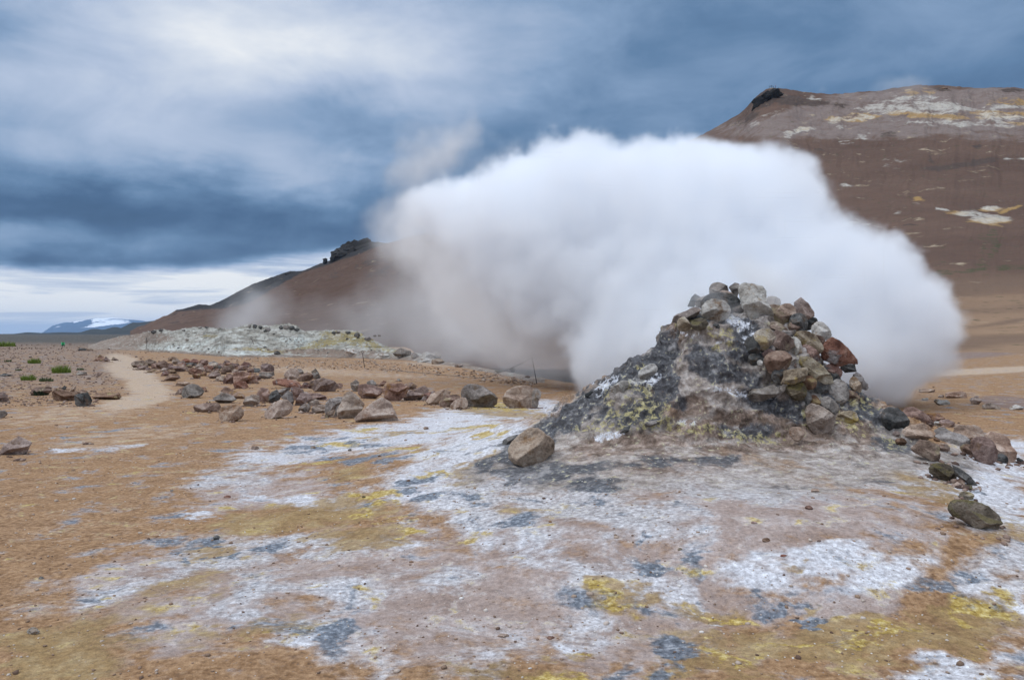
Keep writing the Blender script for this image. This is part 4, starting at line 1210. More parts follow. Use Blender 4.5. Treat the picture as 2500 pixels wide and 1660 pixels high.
def poly_radius(pts, cx, cz, phi):
    """distance from (cx, cz) to the outline in each direction phi"""
    out = np.full(phi.shape, 1e9)
    ccos, csin = np.cos(phi), np.sin(phi)
    n = len(pts)
    best = np.zeros(phi.shape)
    for i in range(n):
        x1, z1 = pts[i][0] - cx, pts[i][1] - cz
        x2, z2 = pts[(i + 1) % n][0] - cx, pts[(i + 1) % n][1] - cz
        ex, ez = x2 - x1, z2 - z1
        den = ccos * ez - csin * ex
        den = np.where(np.abs(den) < 1e-12, 1e-12, den)
        r = (x1 * ez - z1 * ex) / den
        tt = (x1 * csin - z1 * ccos) / den
        ok = (r > 0) & (tt >= -1e-6) & (tt <= 1 + 1e-6)
        best = np.where(ok, np.maximum(best, r), best)
    m = best[best > 0].mean() if (best > 0).any() else 0.1
    return np.where(best > 0, best, m)


def rock_points(pts, seed, T=None, level=5, round_=0.0, cuts=6, rough=1.0):
    """rock vertices from an outline (x right, z up, metres) ; returns local coords about the outline's centroid"""
    rs = np.random.RandomState(seed)
    V, F = ICO[level]
    # random turn so that the tessellation never lines up
    A, _ = np.linalg.qr(rs.normal(size=(3, 3)))
    D_ = V @ A.T
    if np.linalg.det(A) < 0:
        F = F[:, ::-1]
    xs = np.array([p[0] for p in pts]); zs = np.array([p[1] for p in pts])
    a = xs * np.roll(zs, -1) - np.roll(xs, -1) * zs
    ar = a.sum() / 2
    if abs(ar) < 1e-9:
        cx, cz = xs.mean(), zs.mean()
    else:
        cx = ((xs + np.roll(xs, -1)) * a).sum() / (6 * ar)
        cz = ((zs + np.roll(zs, -1)) * a).sum() / (6 * ar)
    wdt, hgt = xs.max() - xs.min(), zs.max() - zs.min()
    if T is None:
        T = 0.27 * (wdt + hgt)
    phi = np.arctan2(D_[:, 2], D_[:, 0])
    Rr = poly_radius(pts, cx, cz, phi)
    if round_ > 0:
        for dphi in (-0.3, 0.3):
            Rr = Rr + poly_radius(pts, cx, cz, phi + dphi)
        Rr /= 3.0
    rho = np.hypot(D_[:, 0], D_[:, 2])
    rr_ = rho ** 0.85
    X = Rr * rr_ * np.cos(phi)
    Zc = Rr * rr_ * np.sin(phi)
    size = 0.25 * (wdt + hgt)
    side = np.sign(D_[:, 1])
    prof = T * (1 - np.clip(rr_, 0, 1) ** (3.6 - 1.5 * round_)) ** 0.55
    for sg in (-1, 1):
        lim = np.full(len(X), 1e9)
        for i in range(cuts):
            an = rs.uniform(0, 2 * np.pi)
            sl = rs.uniform(0.3, 1.45) * (1 - 0.5 * round_)
            if sg < 0 and i == 0:
                an, sl = np.pi / 2 + rs.uniform(-.5, .5), rs.uniform(0.6, 1.2)
            gx, gz = np.cos(an) * sl * T / (wdt / 2), np.sin(an) * sl * T / (hgt / 2)
            h0 = T * rs.uniform(0.50, 0.90)
            off = rs.uniform(-0.25, 0.25)
            lim = np.minimum(lim, h0 - gx * (X - off * wdt / 2) - gz * (Zc - off * hgt / 2))
        lim = np.maximum(lim, 0.12 * prof)
        k_ = 0.03 * T + 0.25 * T * round_
        h_ = np.clip(0.5 + 0.5 * (lim - prof) / k_, 0, 1)
        sm_ = lim * (1 - h_) + prof * h_ - k_ * h_ * (1 - h_)
        sm_ = np.maximum(sm_, 0.08 * prof)
        prof = np.where(side == sg, sm_, prof)
    p = np.stack([X, side * prof, Zc], 1)
    s = 1.0 / max(size, 1e-4)
    o = rs.uniform(-50, 50, 3)
    nr = p / (np.linalg.norm(p, axis=1)[:, None] + 1e-9)
    q = p * s
    dsp = 0.05 * fbm(q[:, 0] * 1.6 + o[0], q[:, 1] * 1.6 + o[1], q[:, 2] * 1.6 + o[2], 3)
    dsp = dsp + 0.045 * rough * fbm(q[:, 0] * 4 + o[1], q[:, 1] * 4 + o[2], q[:, 2] * 4 + o[0], 4, 0.6)
    if level >= 5:
        dsp = dsp - 0.014 * rough * ridged(q[:, 0] * 11 + o[1], q[:, 1] * 11 + o[2], q[:, 2] * 11 + o[0], 3, 0.6)
    p = p + nr * (dsp * size)[:, None]
    return p, F, (cx, cz), T


_seed = [100]
ZOOM = {'A': (1550, 650, 3.485), 'B': (2000, 900, 3.734), 'D': (1100, 850, 3.92), 'E': (500, 850, 4.724), 'F': (250, 800, 4.295), 'G': (700, 820, 3.374), 'H': (0, 740, 4.02), 'R': (330, 780, 4.724), 'S': (0, 0, 1.0)}


_front = MOUND_CO[MOUND_CO[:, 1] < 9.4]
_front = _front[_front[:, 2] > ground_z(_front[:, 0], _front[:, 1])]
MPX, MPY = to_px(_front[:, 0], _front[:, 1], _front[:, 2])


def mound_front(x0, x1, y0, y1):
    m = (MPX > x0) & (MPX < x1) & (MPY > y0) & (MPY < y1)
    if m.sum() < 6:
        return None
    return float(np.percentile(_front[m, 1], 12))


def mound_cast(px, py):
    ys = np.linspace(5.0, 9.6, 400)
    u = (px - 1250) / FPX
    v = (830 - py) / FPX
    dY = _c + v * _s
    dZ = -_s + v * _c
    xs = u / dY * ys
    zs = CAM[2] + dZ / dY * ys
    g = np.maximum(mound_h(xs, ys), ground_z(xs, ys))
    hit = zs < g
    if not hit.any():
        return None
    return float(ys[np.argmax(hit)])


GC = "stones piled on the steaming mound"


def rock(reg, flat, mat, label, group=None, Y=None, dy=0.0, cat='rock', name='rock', on='ground', level=None, rnd=0.0, T=None, cuts=6, rough=1.0, tk=1.0):
    x0, y0, sc = ZOOM[reg]
    pts = [(x0 + flat[i] / sc, y0 + flat[i + 1] / sc) for i in range(0, len(flat), 2)]
    mx_, my_ = sum(p[0] for p in pts) / len(pts), sum(p[1] for p in pts) / len(pts)
    pts = [(mx_ + (p[0] - mx_) * 1.08, my_ + (p[1] - my_) * 1.08) for p in pts]
    ax = np.array([p[0] for p in pts]); ay = np.array([p[1] for p in pts])
    wpx, hpx = ax.max() - ax.min(), ay.max() - ay.min()
    if Y is None:
        if on == 'mound':
            Y = mound_cast(ax.mean(), ay.mean() + 0.15 * hpx)
            if Y is None:
                Y = 9.0
            Y = Y + 0.02
        else:
            i = int(np.argmax(ay))
            X_, Y0, _z = cast(ax[i], ay.max() - 0.02 * hpx)
            size = 0.5 * (wpx + hpx) / FPX * Y0
            Y = Y0 + 0.20 * size
    if group == GC:
        q = mound_front(ax.mean() - wpx * .35, ax.mean() + wpx * .35, ay.mean() - hpx * .3, ay.mean() + hpx * .35)
        if q is not None:
            Y = min(Y, q + 0.02) - 0.15 * 0.27 * (wpx + hpx) / FPX * q
    elif on == 'mound':
        xb = ax[int(np.argmax(ay))]
        q = mound_front(xb - wpx * .2, xb + wpx * .2, ay.max() - hpx * .22, ay.max() + 2)
        g_ = cast(xb, ay.max() - 0.02 * hpx)[1]
        if q is None or q > g_:
            q = g_
        Y = q + 0.12 * 0.5 * (wpx + hpx) / FPX * q
    Y += dy
    w3 = [P(px, py, Y) for px, py in pts]
    loc = [(q[0], q[2]) for q in w3][::-1]
    _seed[0] += 1
    if level is None:
        level = 6 if wpx > 46 else (5 if wpx > 13 else 4)
        if wpx < 9: level = 3
    T0 = None if T is None else T
    if T0 is None:
        T0 = 0.27 * (wpx + hpx) / FPX * Y * tk
    p, F, (cx, cz), T1 = rock_points(loc, _seed[0], T0, level, rnd, cuts, rough)
    me = mesh_from(name, p, F, RM[mat])
    o = link_obj(bpy.data.objects.new(name, me))
    o.location = (cx, Y, cz - (0.0 if group == GC else 0.03 * (wpx + hpx) / FPX * Y))
    tag(o, label, cat, group)
    return o


GC = "stones piled on the steaming mound"
cairn = [
    ([640,165, 700,135, 760,160, 800,190, 780,240, 720,270, 655,280, 638,220], 'grey', "dark grey rounded stone at the very peak, left of the tall upright slab", 9.05, .2),
    ([710,225, 760,205, 820,225, 850,260, 820,290, 760,298, 715,270], 'tan', "small pinkish rounded stone wedged just below the dark peak stone", 8.85, .5),
    ([800,180, 850,142, 885,150, 885,215, 870,265, 830,225], 'grey', "narrow pointed pale stone between the dark peak stone and the tall slab", 9.0, 0),
    ([905,170, 935,152, 1000,160, 1085,180, 1112,215, 1110,310, 1140,370, 1168,440, 1150,490, 1085,512, 1030,470, 970,420, 920,350, 900,280, 890,220], 'pale', "tall upright brown and white slab, the largest stone on the peak of the pile", 8.7, 0),
    ([450,340, 480,270, 510,237, 550,262, 530,300, 500,345], 'dark', "small dark pointed stone on the upper left shoulder of the pile", 9.0, 0),
    ([510,310, 560,265, 640,245, 650,275, 640,320, 560,350, 520,345], 'grey', "grey stone under the dark peak stone on its left", 8.95, .2),
    ([555,380, 590,320, 660,282, 740,290, 800,330, 810,410, 750,465, 670,470, 590,440], 'pale', "rounded pale green grey boulder at the upper left, below the peak stones", 8.62, .7),
    ([790,320, 850,300, 910,330, 920,400, 870,450, 800,430], 'grey', "steam veiled grey stone behind the foot of the tall slab", 8.85, .3),
    ([300,470, 330,430, 420,390, 520,345, 560,350, 560,410, 430,440, 360,500], 'grey', "flat grey ledge stone sloping down the upper left shoulder", 8.75, .1),
    ([1115,270, 1160,258, 1220,268, 1242,300, 1220,380, 1170,400, 1130,360], 'tan', "steam veiled tan stone just right of the tall slab", 9.05, .4),
    ([1220,360, 1270,322, 1350,330, 1370,400, 1340,470, 1270,500, 1200,470, 1190,400], 'tan', "steam veiled tan stone between the tall slab and the red brown top stone", 8.85, .4),
    ([1365,310, 1415,272, 1470,315, 1515,385, 1515,425, 1460,455, 1400,470, 1365,420], 'red', "angular red brown stone standing on the upper right of the pile", 8.85, 0),
    ([1440,490, 1470,445, 1520,435, 1565,460, 1530,500, 1490,545, 1445,540], 'dark', "dark blue grey stone under the angular red brown top stone", 8.95, .2),
    ([1495,530, 1530,490, 1580,465, 1640,520, 1670,570, 1665,615, 1600,630, 1540,610], 'pale', "mottled pale grey stone on the right shoulder above the big rusty boulder", 8.75, .2),
    ([1300,500, 1360,460, 1410,490, 1430,550, 1370,575, 1320,550], 'brown', "small dark brown stone under the angular red brown top stone", 8.7, .2),
    ([1130,500, 1190,470, 1260,500, 1310,555, 1300,600, 1240,580, 1170,540], 'brown', "tan brown stone directly below the foot of the tall slab", 8.6, .2),
    ([1010,580, 1060,545, 1130,530, 1185,570, 1190,640, 1150,690, 1090,720, 1040,690, 1010,640], 'sul', "rounded yellowish tan stone below the tall slab, in the middle of the pile", 8.45, .5),
    ([1180,570, 1210,543, 1270,570, 1340,620, 1360,680, 1290,715, 1200,705, 1160,670], 'brown', "angular dark brown stone with a pale edge in the middle of the pile", 8.35, 0),
    ([1310,600, 1370,605, 1410,650, 1415,730, 1400,790, 1350,800, 1320,740, 1340,680], 'pale', "upright pale tan stone right of the angular dark brown one", 8.42, .2),
    ([1320,580, 1390,560, 1460,555, 1530,580, 1575,650, 1590,720, 1550,760, 1450,700, 1390,640], 'sul', "brown and yellow arched stone above the brick red one", 8.5, .3),
    ([1415,680, 1480,670, 1550,730, 1585,800, 1530,810, 1450,770, 1415,740], 'rust', "smooth brick red stone in the middle of the right side of the pile", 8.4, .3),
    ([1590,700, 1620,650, 1680,608, 1740,640, 1810,700, 1880,790, 1885,825, 1800,830, 1720,850, 1620,800, 1590,770], 'rust', "big rusty red and grey boulder at the right edge of the pile", 8.55, 0),
    ([1755,840, 1870,835, 1878,895, 1790,905, 1750,870], 'dark', "flat dark grey stone under the big rusty boulder", 8.7, 0),
    ([1620,840, 1690,835, 1750,870, 1765,930, 1720,955, 1660,920, 1620,870], 'rust', "dark maroon rounded stone below the big rusty boulder", 8.5, .5),
    ([1415,770, 1500,780, 1600,850, 1670,940, 1680,990, 1610,1000, 1520,950, 1440,870, 1410,820], 'sul', "long yellow and white streaked slab lying diagonally on the right side", 8.22, 0),
    ([1095,790, 1150,740, 1240,720, 1310,745, 1335,800, 1290,870, 1230,920, 1150,920, 1120,860], 'brown', "dark brown lumpy boulder at the left edge of the lower pile", 8.2, .2),
    ([1080,740, 1140,705, 1210,710, 1190,740, 1110,790], 'red', "thin reddish flake on top of the dark brown lumpy boulder", 8.28, 0),
    ([1270,890, 1350,875, 1460,865, 1470,900, 1440,970, 1340,1000, 1245,1000, 1270,940], 'sul', "blocky tan slab lying level below the dark brown lumpy boulder", 8.08, 0),
    ([1300,1010, 1420,985, 1455,1050, 1440,1110, 1395,1150, 1330,1110, 1295,1070], 'moss', "greenish brown stone hanging under the blocky tan slab", 8.1, .3),
    ([1435,950, 1500,930, 1545,980, 1520,1040, 1465,1050, 1430,1000], 'brown', "small brown stone to the right of the blocky tan slab", 8.16, .3),
    ([1530,1010, 1620,1000, 1650,1050, 1600,1100, 1520,1070], 'dark', "dark grey stone under the lower end of the streaked diagonal slab", 8.25, .3),
    ([1680,980, 1750,960, 1790,1000, 1820,1080, 1770,1170, 1680,1160, 1640,1100, 1650,1030], 'grey', "large mottled grey stone below the maroon one", 8.3, .3),
    ([1830,950, 1880,940, 1920,1010, 1930,1070, 1880,1080, 1830,1020], 'tan', "pinkish tan stone on the right flank beneath the flat dark stone", 8.5, .4),
    ([1850,900, 1920,920, 1950,970, 2000,1040, 1960,1060, 1900,1000], 'grey', "grey stone forming the right skyline of the pile low down", 8.7, .3),
    ([1580,1130, 1640,1105, 1700,1150, 1745,1210, 1720,1250, 1650,1240, 1580,1190], 'grey', "grey lump beside the large pinkish boulder, on its upper right", 8.12, .5),
    ([1490,1110, 1530,1092, 1575,1140, 1570,1185, 1520,1180, 1490,1150], 'brown', "small brown pebble above the large pinkish boulder", 8.1, .5),
    ([1450,1180, 1530,1175, 1620,1220, 1700,1290, 1690,1360, 1640,1430, 1550,1435, 1490,1380, 1465,1290], 'tan', "large pinkish brown boulder at the foot of the pile", 7.95, .2),
    ([1710,1290, 1760,1240, 1850,1230, 1900,1270, 1880,1330, 1790,1340, 1720,1330], 'sul', "pale half buried stone with an orange spot right of the large pinkish boulder", 8.1, .6),
    ([1310,1410, 1340,1370, 1410,1370, 1440,1420, 1400,1480, 1350,1480], 'tan', "small tan stone, lowest below the pile", 7.75, .5),
    ([1040,810, 1065,795, 1090,815, 1080,845, 1045,840], 'pale', "tiny round pale pebble left of the dark brown lumpy boulder", 8.15, .8),
    ([655,500, 690,485, 725,500, 715,540, 665,540], 'dark', "small dark lump below the rounded pale green grey boulder", 8.45, .3),
    ([360,470, 400,430, 440,450, 480,520, 440,560, 370,540], 'sul', "sulphur yellow knob on the left shoulder under the ledge stone", 8.5, .5),
    ([480,470, 560,440, 620,470, 620,520, 540,550, 480,520], 'moss', "olive brown knob beside the sulphur yellow one", 8.45, .5),
    ([930,640, 990,590, 1040,630, 1060,720, 1010,760, 950,710], 'dark', "black and white crusted stone left of the rounded yellowish tan one", 8.4, .3),
    ([1340,800, 1380,830, 1395,870, 1350,850], 'red', "thin orange brown sliver right of the dark brown lumpy boulder", 8.3, 0),
    ([940,1060, 1040,1050, 1180,1020, 1270,1010, 1200,1080, 1080,1150, 980,1140], 'grey', "grey rough lump sticking out of the mound wall left of the greenish brown stone", 8.2, .4),
]
cairn += [
    ([560,300, 640,240, 760,230, 880,260, 900,340, 820,400, 640,400, 560,360], 'dark', "dark stone filling the gap behind the peak stones", 9.15, .2),
    ([1060,380, 1150,330, 1260,340, 1330,420, 1300,520, 1180,540, 1080,480], 'brown', "brown stone behind the veiled stones right of the tall slab", 9.05, .2),
    ([1330,420, 1420,400, 1470,460, 1460,560, 1380,600, 1320,540], 'dark', "dark stone deep in the gap below the angular red brown top stone", 8.95, .2),
    ([1480,600, 1580,590, 1620,640, 1600,720, 1520,740, 1470,680], 'brown', "brown stone deep between the mottled pale grey one and the big rusty boulder", 8.8, .2),
    ([1560,880, 1640,860, 1740,940, 1760,1010, 1690,1040, 1600,1000], 'dark', "dark stone deep under the maroon one", 8.6, .2),
    ([1180,880, 1260,860, 1300,930, 1270,1010, 1200,1000, 1160,940], 'dark', "near black stone in the hollow left of the blocky tan slab", 8.35, .2),
    ([1400,1080, 1470,1060, 1500,1120, 1460,1190, 1400,1170], 'dark', "near black stone in the hollow below the greenish brown one", 8.3, .2),
    ([1740,1000, 1830,1060, 1900,1080, 1900,1160, 1800,1180, 1740,1120], 'brown', "brown rough stone low on the right flank above the yellow crust", 8.45, .3),
    ([1240,560, 1320,560, 1350,610, 1300,650, 1230,620], 'grey', "small grey stone pinched above the angular dark brown one", 8.5, .2),
    ([960,760, 1040,740, 1090,790, 1060,850, 980,830], 'dark', "dark crusted stone left of the tiny round pale pebble", 8.35, .3),
]
for (fl, mt, lb, yy, rr) in cairn:
    rock('A', fl, mt, lb, GC, Y=yy, cat='stone', name='stone', rnd=rr)
rock('D', [1790,240, 1830,190, 1910,140, 1975,150, 1970,210, 1920,265, 1850,290, 1800,275], 'pale', "pale tan stone stuck high on the left flank of the mound", None, on='mound', cat='stone', name='stone', rnd=.4)
rock('D', [1480,400, 1560,350, 1660,290, 1720,330, 1650,400, 1590,450, 1540,390], 'pale', "long whitish stone lying on the left flank of the mound", None, on='mound', cat='stone', name='stone', rnd=.2)
rock('D', [1280,440, 1340,405, 1370,410, 1310,465], 'dark', "small dark stone on the skyline of the mound's left flank", None, on='mound', cat='stone', name='stone')
rock('D', [1820,740, 1880,700, 1980,680, 1960,720, 1880,755], 'grey', "thin grey lens shaped stone in the yellow crust left of the mound's steep wall", None, on='mound', cat='stone', name='stone')
rock('D', [1620,810, 1660,750, 1720,740, 1700,790, 1650,815], 'dark', "small dark splinter in the crust of the mound's left flank", None, on='mound', cat='stone', name='stone')
rock('D', [555,960, 600,870, 700,790, 780,740, 830,735, 880,780, 940,850, 1010,870, 1030,910, 1000,950, 900,1000, 850,1080, 740,1105, 650,1080, 600,1030, 550,1020], 'tan',
     "big smooth grey brown boulder resting on the left foot of the mound", None, on='mound', cat='boulder', name='boulder', rnd=.32, cuts=5, level=6, dy=-0.02)
rock('D', [505,870, 560,835, 640,820, 600,880, 540,930, 490,960], 'dark', "dark mossy stone tucked behind the big smooth boulder at the mound's left foot", None, on='mound', dy=.12, cat='stone', name='stone')

GB = "stones trailing down the right side of the mound"
right = [
    ([565,400, 600,350, 680,335, 760,380, 820,460, 820,510, 740,545, 650,550, 600,520, 570,460], 'dark', "large dark rounded boulder at the head of the trail right of the mound", .5, 'boulder'),
    ([745,375, 800,345, 880,345, 960,400, 1020,460, 1015,490, 950,480, 880,480, 800,430], 'red', "purplish brown humped boulder behind the large dark rounded one", .3, 'boulder'),
    ([970,400, 1080,400, 1130,430, 1150,480, 1040,485, 1020,450], 'red', "reddish wedge stone at the back right of the purplish humped boulder", 0, 'stone'),
    ([745,580, 800,520, 870,500, 960,485, 1040,560, 1040,620, 960,610, 850,640, 760,640], 'tan', "tan craggy boulder below the purplish humped one", .1, 'boulder'),
    ([1035,525, 1090,515, 1200,560, 1300,590, 1370,650, 1360,715, 1250,705, 1160,690, 1090,640, 1050,590], 'grey', "long pale grey boulder with a white top right of the tan craggy one", .2, 'boulder'),
    ([1190,500, 1300,510, 1430,500, 1500,570, 1520,650, 1480,700, 1400,660, 1300,600, 1210,560], 'tan', "large brown grey boulder behind the long pale grey one", .3, 'boulder'),
    ([1380,640, 1500,600, 1560,650, 1610,760, 1590,840, 1500,860, 1420,800, 1390,720], 'red', "dark purplish rounded boulder between the two large brown ones at the end of the trail", .4, 'boulder'),
    ([1510,570, 1600,565, 1730,610, 1745,700, 1780,800, 1740,850, 1640,800, 1560,680], 'tan', "large squared brown boulder at the far right end of the trail", .1, 'boulder'),
    ([850,720, 920,635, 1000,650, 1090,710, 1095,800, 1060,845, 960,790, 880,750], 'brown', "brown wedge boulder below the tan craggy one", 0, 'boulder'),
    ([665,590, 700,560, 735,590, 730,630, 690,615], 'red', "small reddish stone under the large dark rounded boulder", .2, 'stone'),
    ([1000,900, 1080,850, 1170,860, 1240,910, 1250,990, 1220,1030, 1130,1000, 1050,960], 'moss', "mossy greenish brown stone halfway down to the mossy slab", .4, 'stone'),
    ([1220,870, 1290,900, 1380,970, 1440,1050, 1420,1070, 1330,1020, 1250,960], 'dark', "thin dark slab leaning on the mossy greenish brown stone", 0, 'stone'),
    ([1235,1020, 1300,985, 1325,1020, 1300,1070, 1250,1060], 'brown', "small brown stone under the thin dark slab", .2, 'stone'),
    ([1275,1130, 1330,1110, 1400,1130, 1410,1180, 1340,1190, 1290,1170], 'sul', "small ochre stone just above the big mossy slab", .5, 'stone'),
    ([1175,1210, 1240,1195, 1400,1190, 1530,1230, 1610,1300, 1665,1380, 1640,1440, 1520,1465, 1430,1430, 1320,1350, 1210,1290, 1170,1260], 'moss', "big flat mossy brown slab lying alone, nearest of the trail", .12, 'boulder'),
    ([1040,480, 1130,475, 1145,510, 1060,520], 'pale', "small pale stone on top between the tan craggy and the long pale grey boulder", .3, 'stone'),
    ([1310,1065, 1380,1050, 1400,1080, 1320,1095], 'moss', "tiny olive stone at the lower tip of the thin dark slab", .3, 'stone'),
    ([500,440, 540,425, 565,470, 520,485], 'red', "tiny reddish stone in the crust left of the large dark rounded boulder", .3, 'stone'),
    ([1040,620, 1090,640, 1100,670, 1050,665], 'brown', "tiny brown stone in the gap under the long pale grey boulder", .3, 'stone'),
    ([1800,800, 1860,830, 1867,870, 1820,860], 'dark', "small black stone at the right edge past the large squared brown boulder", .3, 'stone'),
]
for (fl, mt, lb, rr, ct) in right:
    rock('B', fl, mt, lb, GB, on='mound', rnd=rr, cat=ct, name=ct)
for fl, mt, lb in [
    ([700,640, 760,625, 800,660, 770,700, 710,690], 'brown', "small brown stone in the gap between the tan craggy boulder and the mound"),
    ([940,470, 1010,460, 1050,490, 1030,530, 950,520], 'red', "small red stone between the purplish humped and tan craggy boulders"),
    ([1090,690, 1160,680, 1200,720, 1160,760, 1100,745], 'tan', "small tan stone under the left end of the long pale grey boulder"),
    ([1290,690, 1370,680, 1420,740, 1390,790, 1310,760], 'brown', "brown stone under the right end of the long pale grey boulder"),
    ([1090,470, 1170,455, 1240,490, 1210,530, 1130,520], 'red', "flat reddish stone behind the long pale grey boulder"),
    ([1620,780, 1680,770, 1730,830, 1690,860, 1630,840], 'dark', "dark stone in the shade beneath the large squared brown boulder")]:
    rock('B', fl, mt, lb, GB, on='mound', cat='stone', name='stone', rnd=.2)
GL = "pale lumps in a row on the orange ground"
for fl, lb in [([870,205, 960,175, 1060,185, 1085,212, 980,218], "flat pale lump at the left end of the far row, next to the steam"),
           ([1130,250, 1180,215, 1310,195, 1360,240, 1330,268, 1200,268], "broad pale lump in the middle of the far row right of the steam"),
           ([1370,270, 1440,240, 1470,280, 1450,325, 1400,325], "upright pale lump right of the broad one in the far row"),
           ([1490,330, 1560,300, 1650,345, 1640,368, 1500,368], "low crumbling pale lump beside the purple mud"),
           ([1720,360, 1790,320, 1850,345, 1860,372, 1740,375], "pale lump at the right end of the far row"),
           ([920,275, 980,262, 1005,272, 960,286], "small pale chip in front of the far row"),
           ([1040,290, 1070,270, 1130,285, 1190,280, 1180,330, 1100,325], "low pale crust lump in front of the broad one in the far row"),
           ([1090,240, 1140,235, 1130,265, 1080,262], "grey pale nub left of the broad one in the far row")]:
    rock('B', fl, 'tan' if fl[0] % 4 else 'pale', lb, GL, cat='rock', rnd=.3)

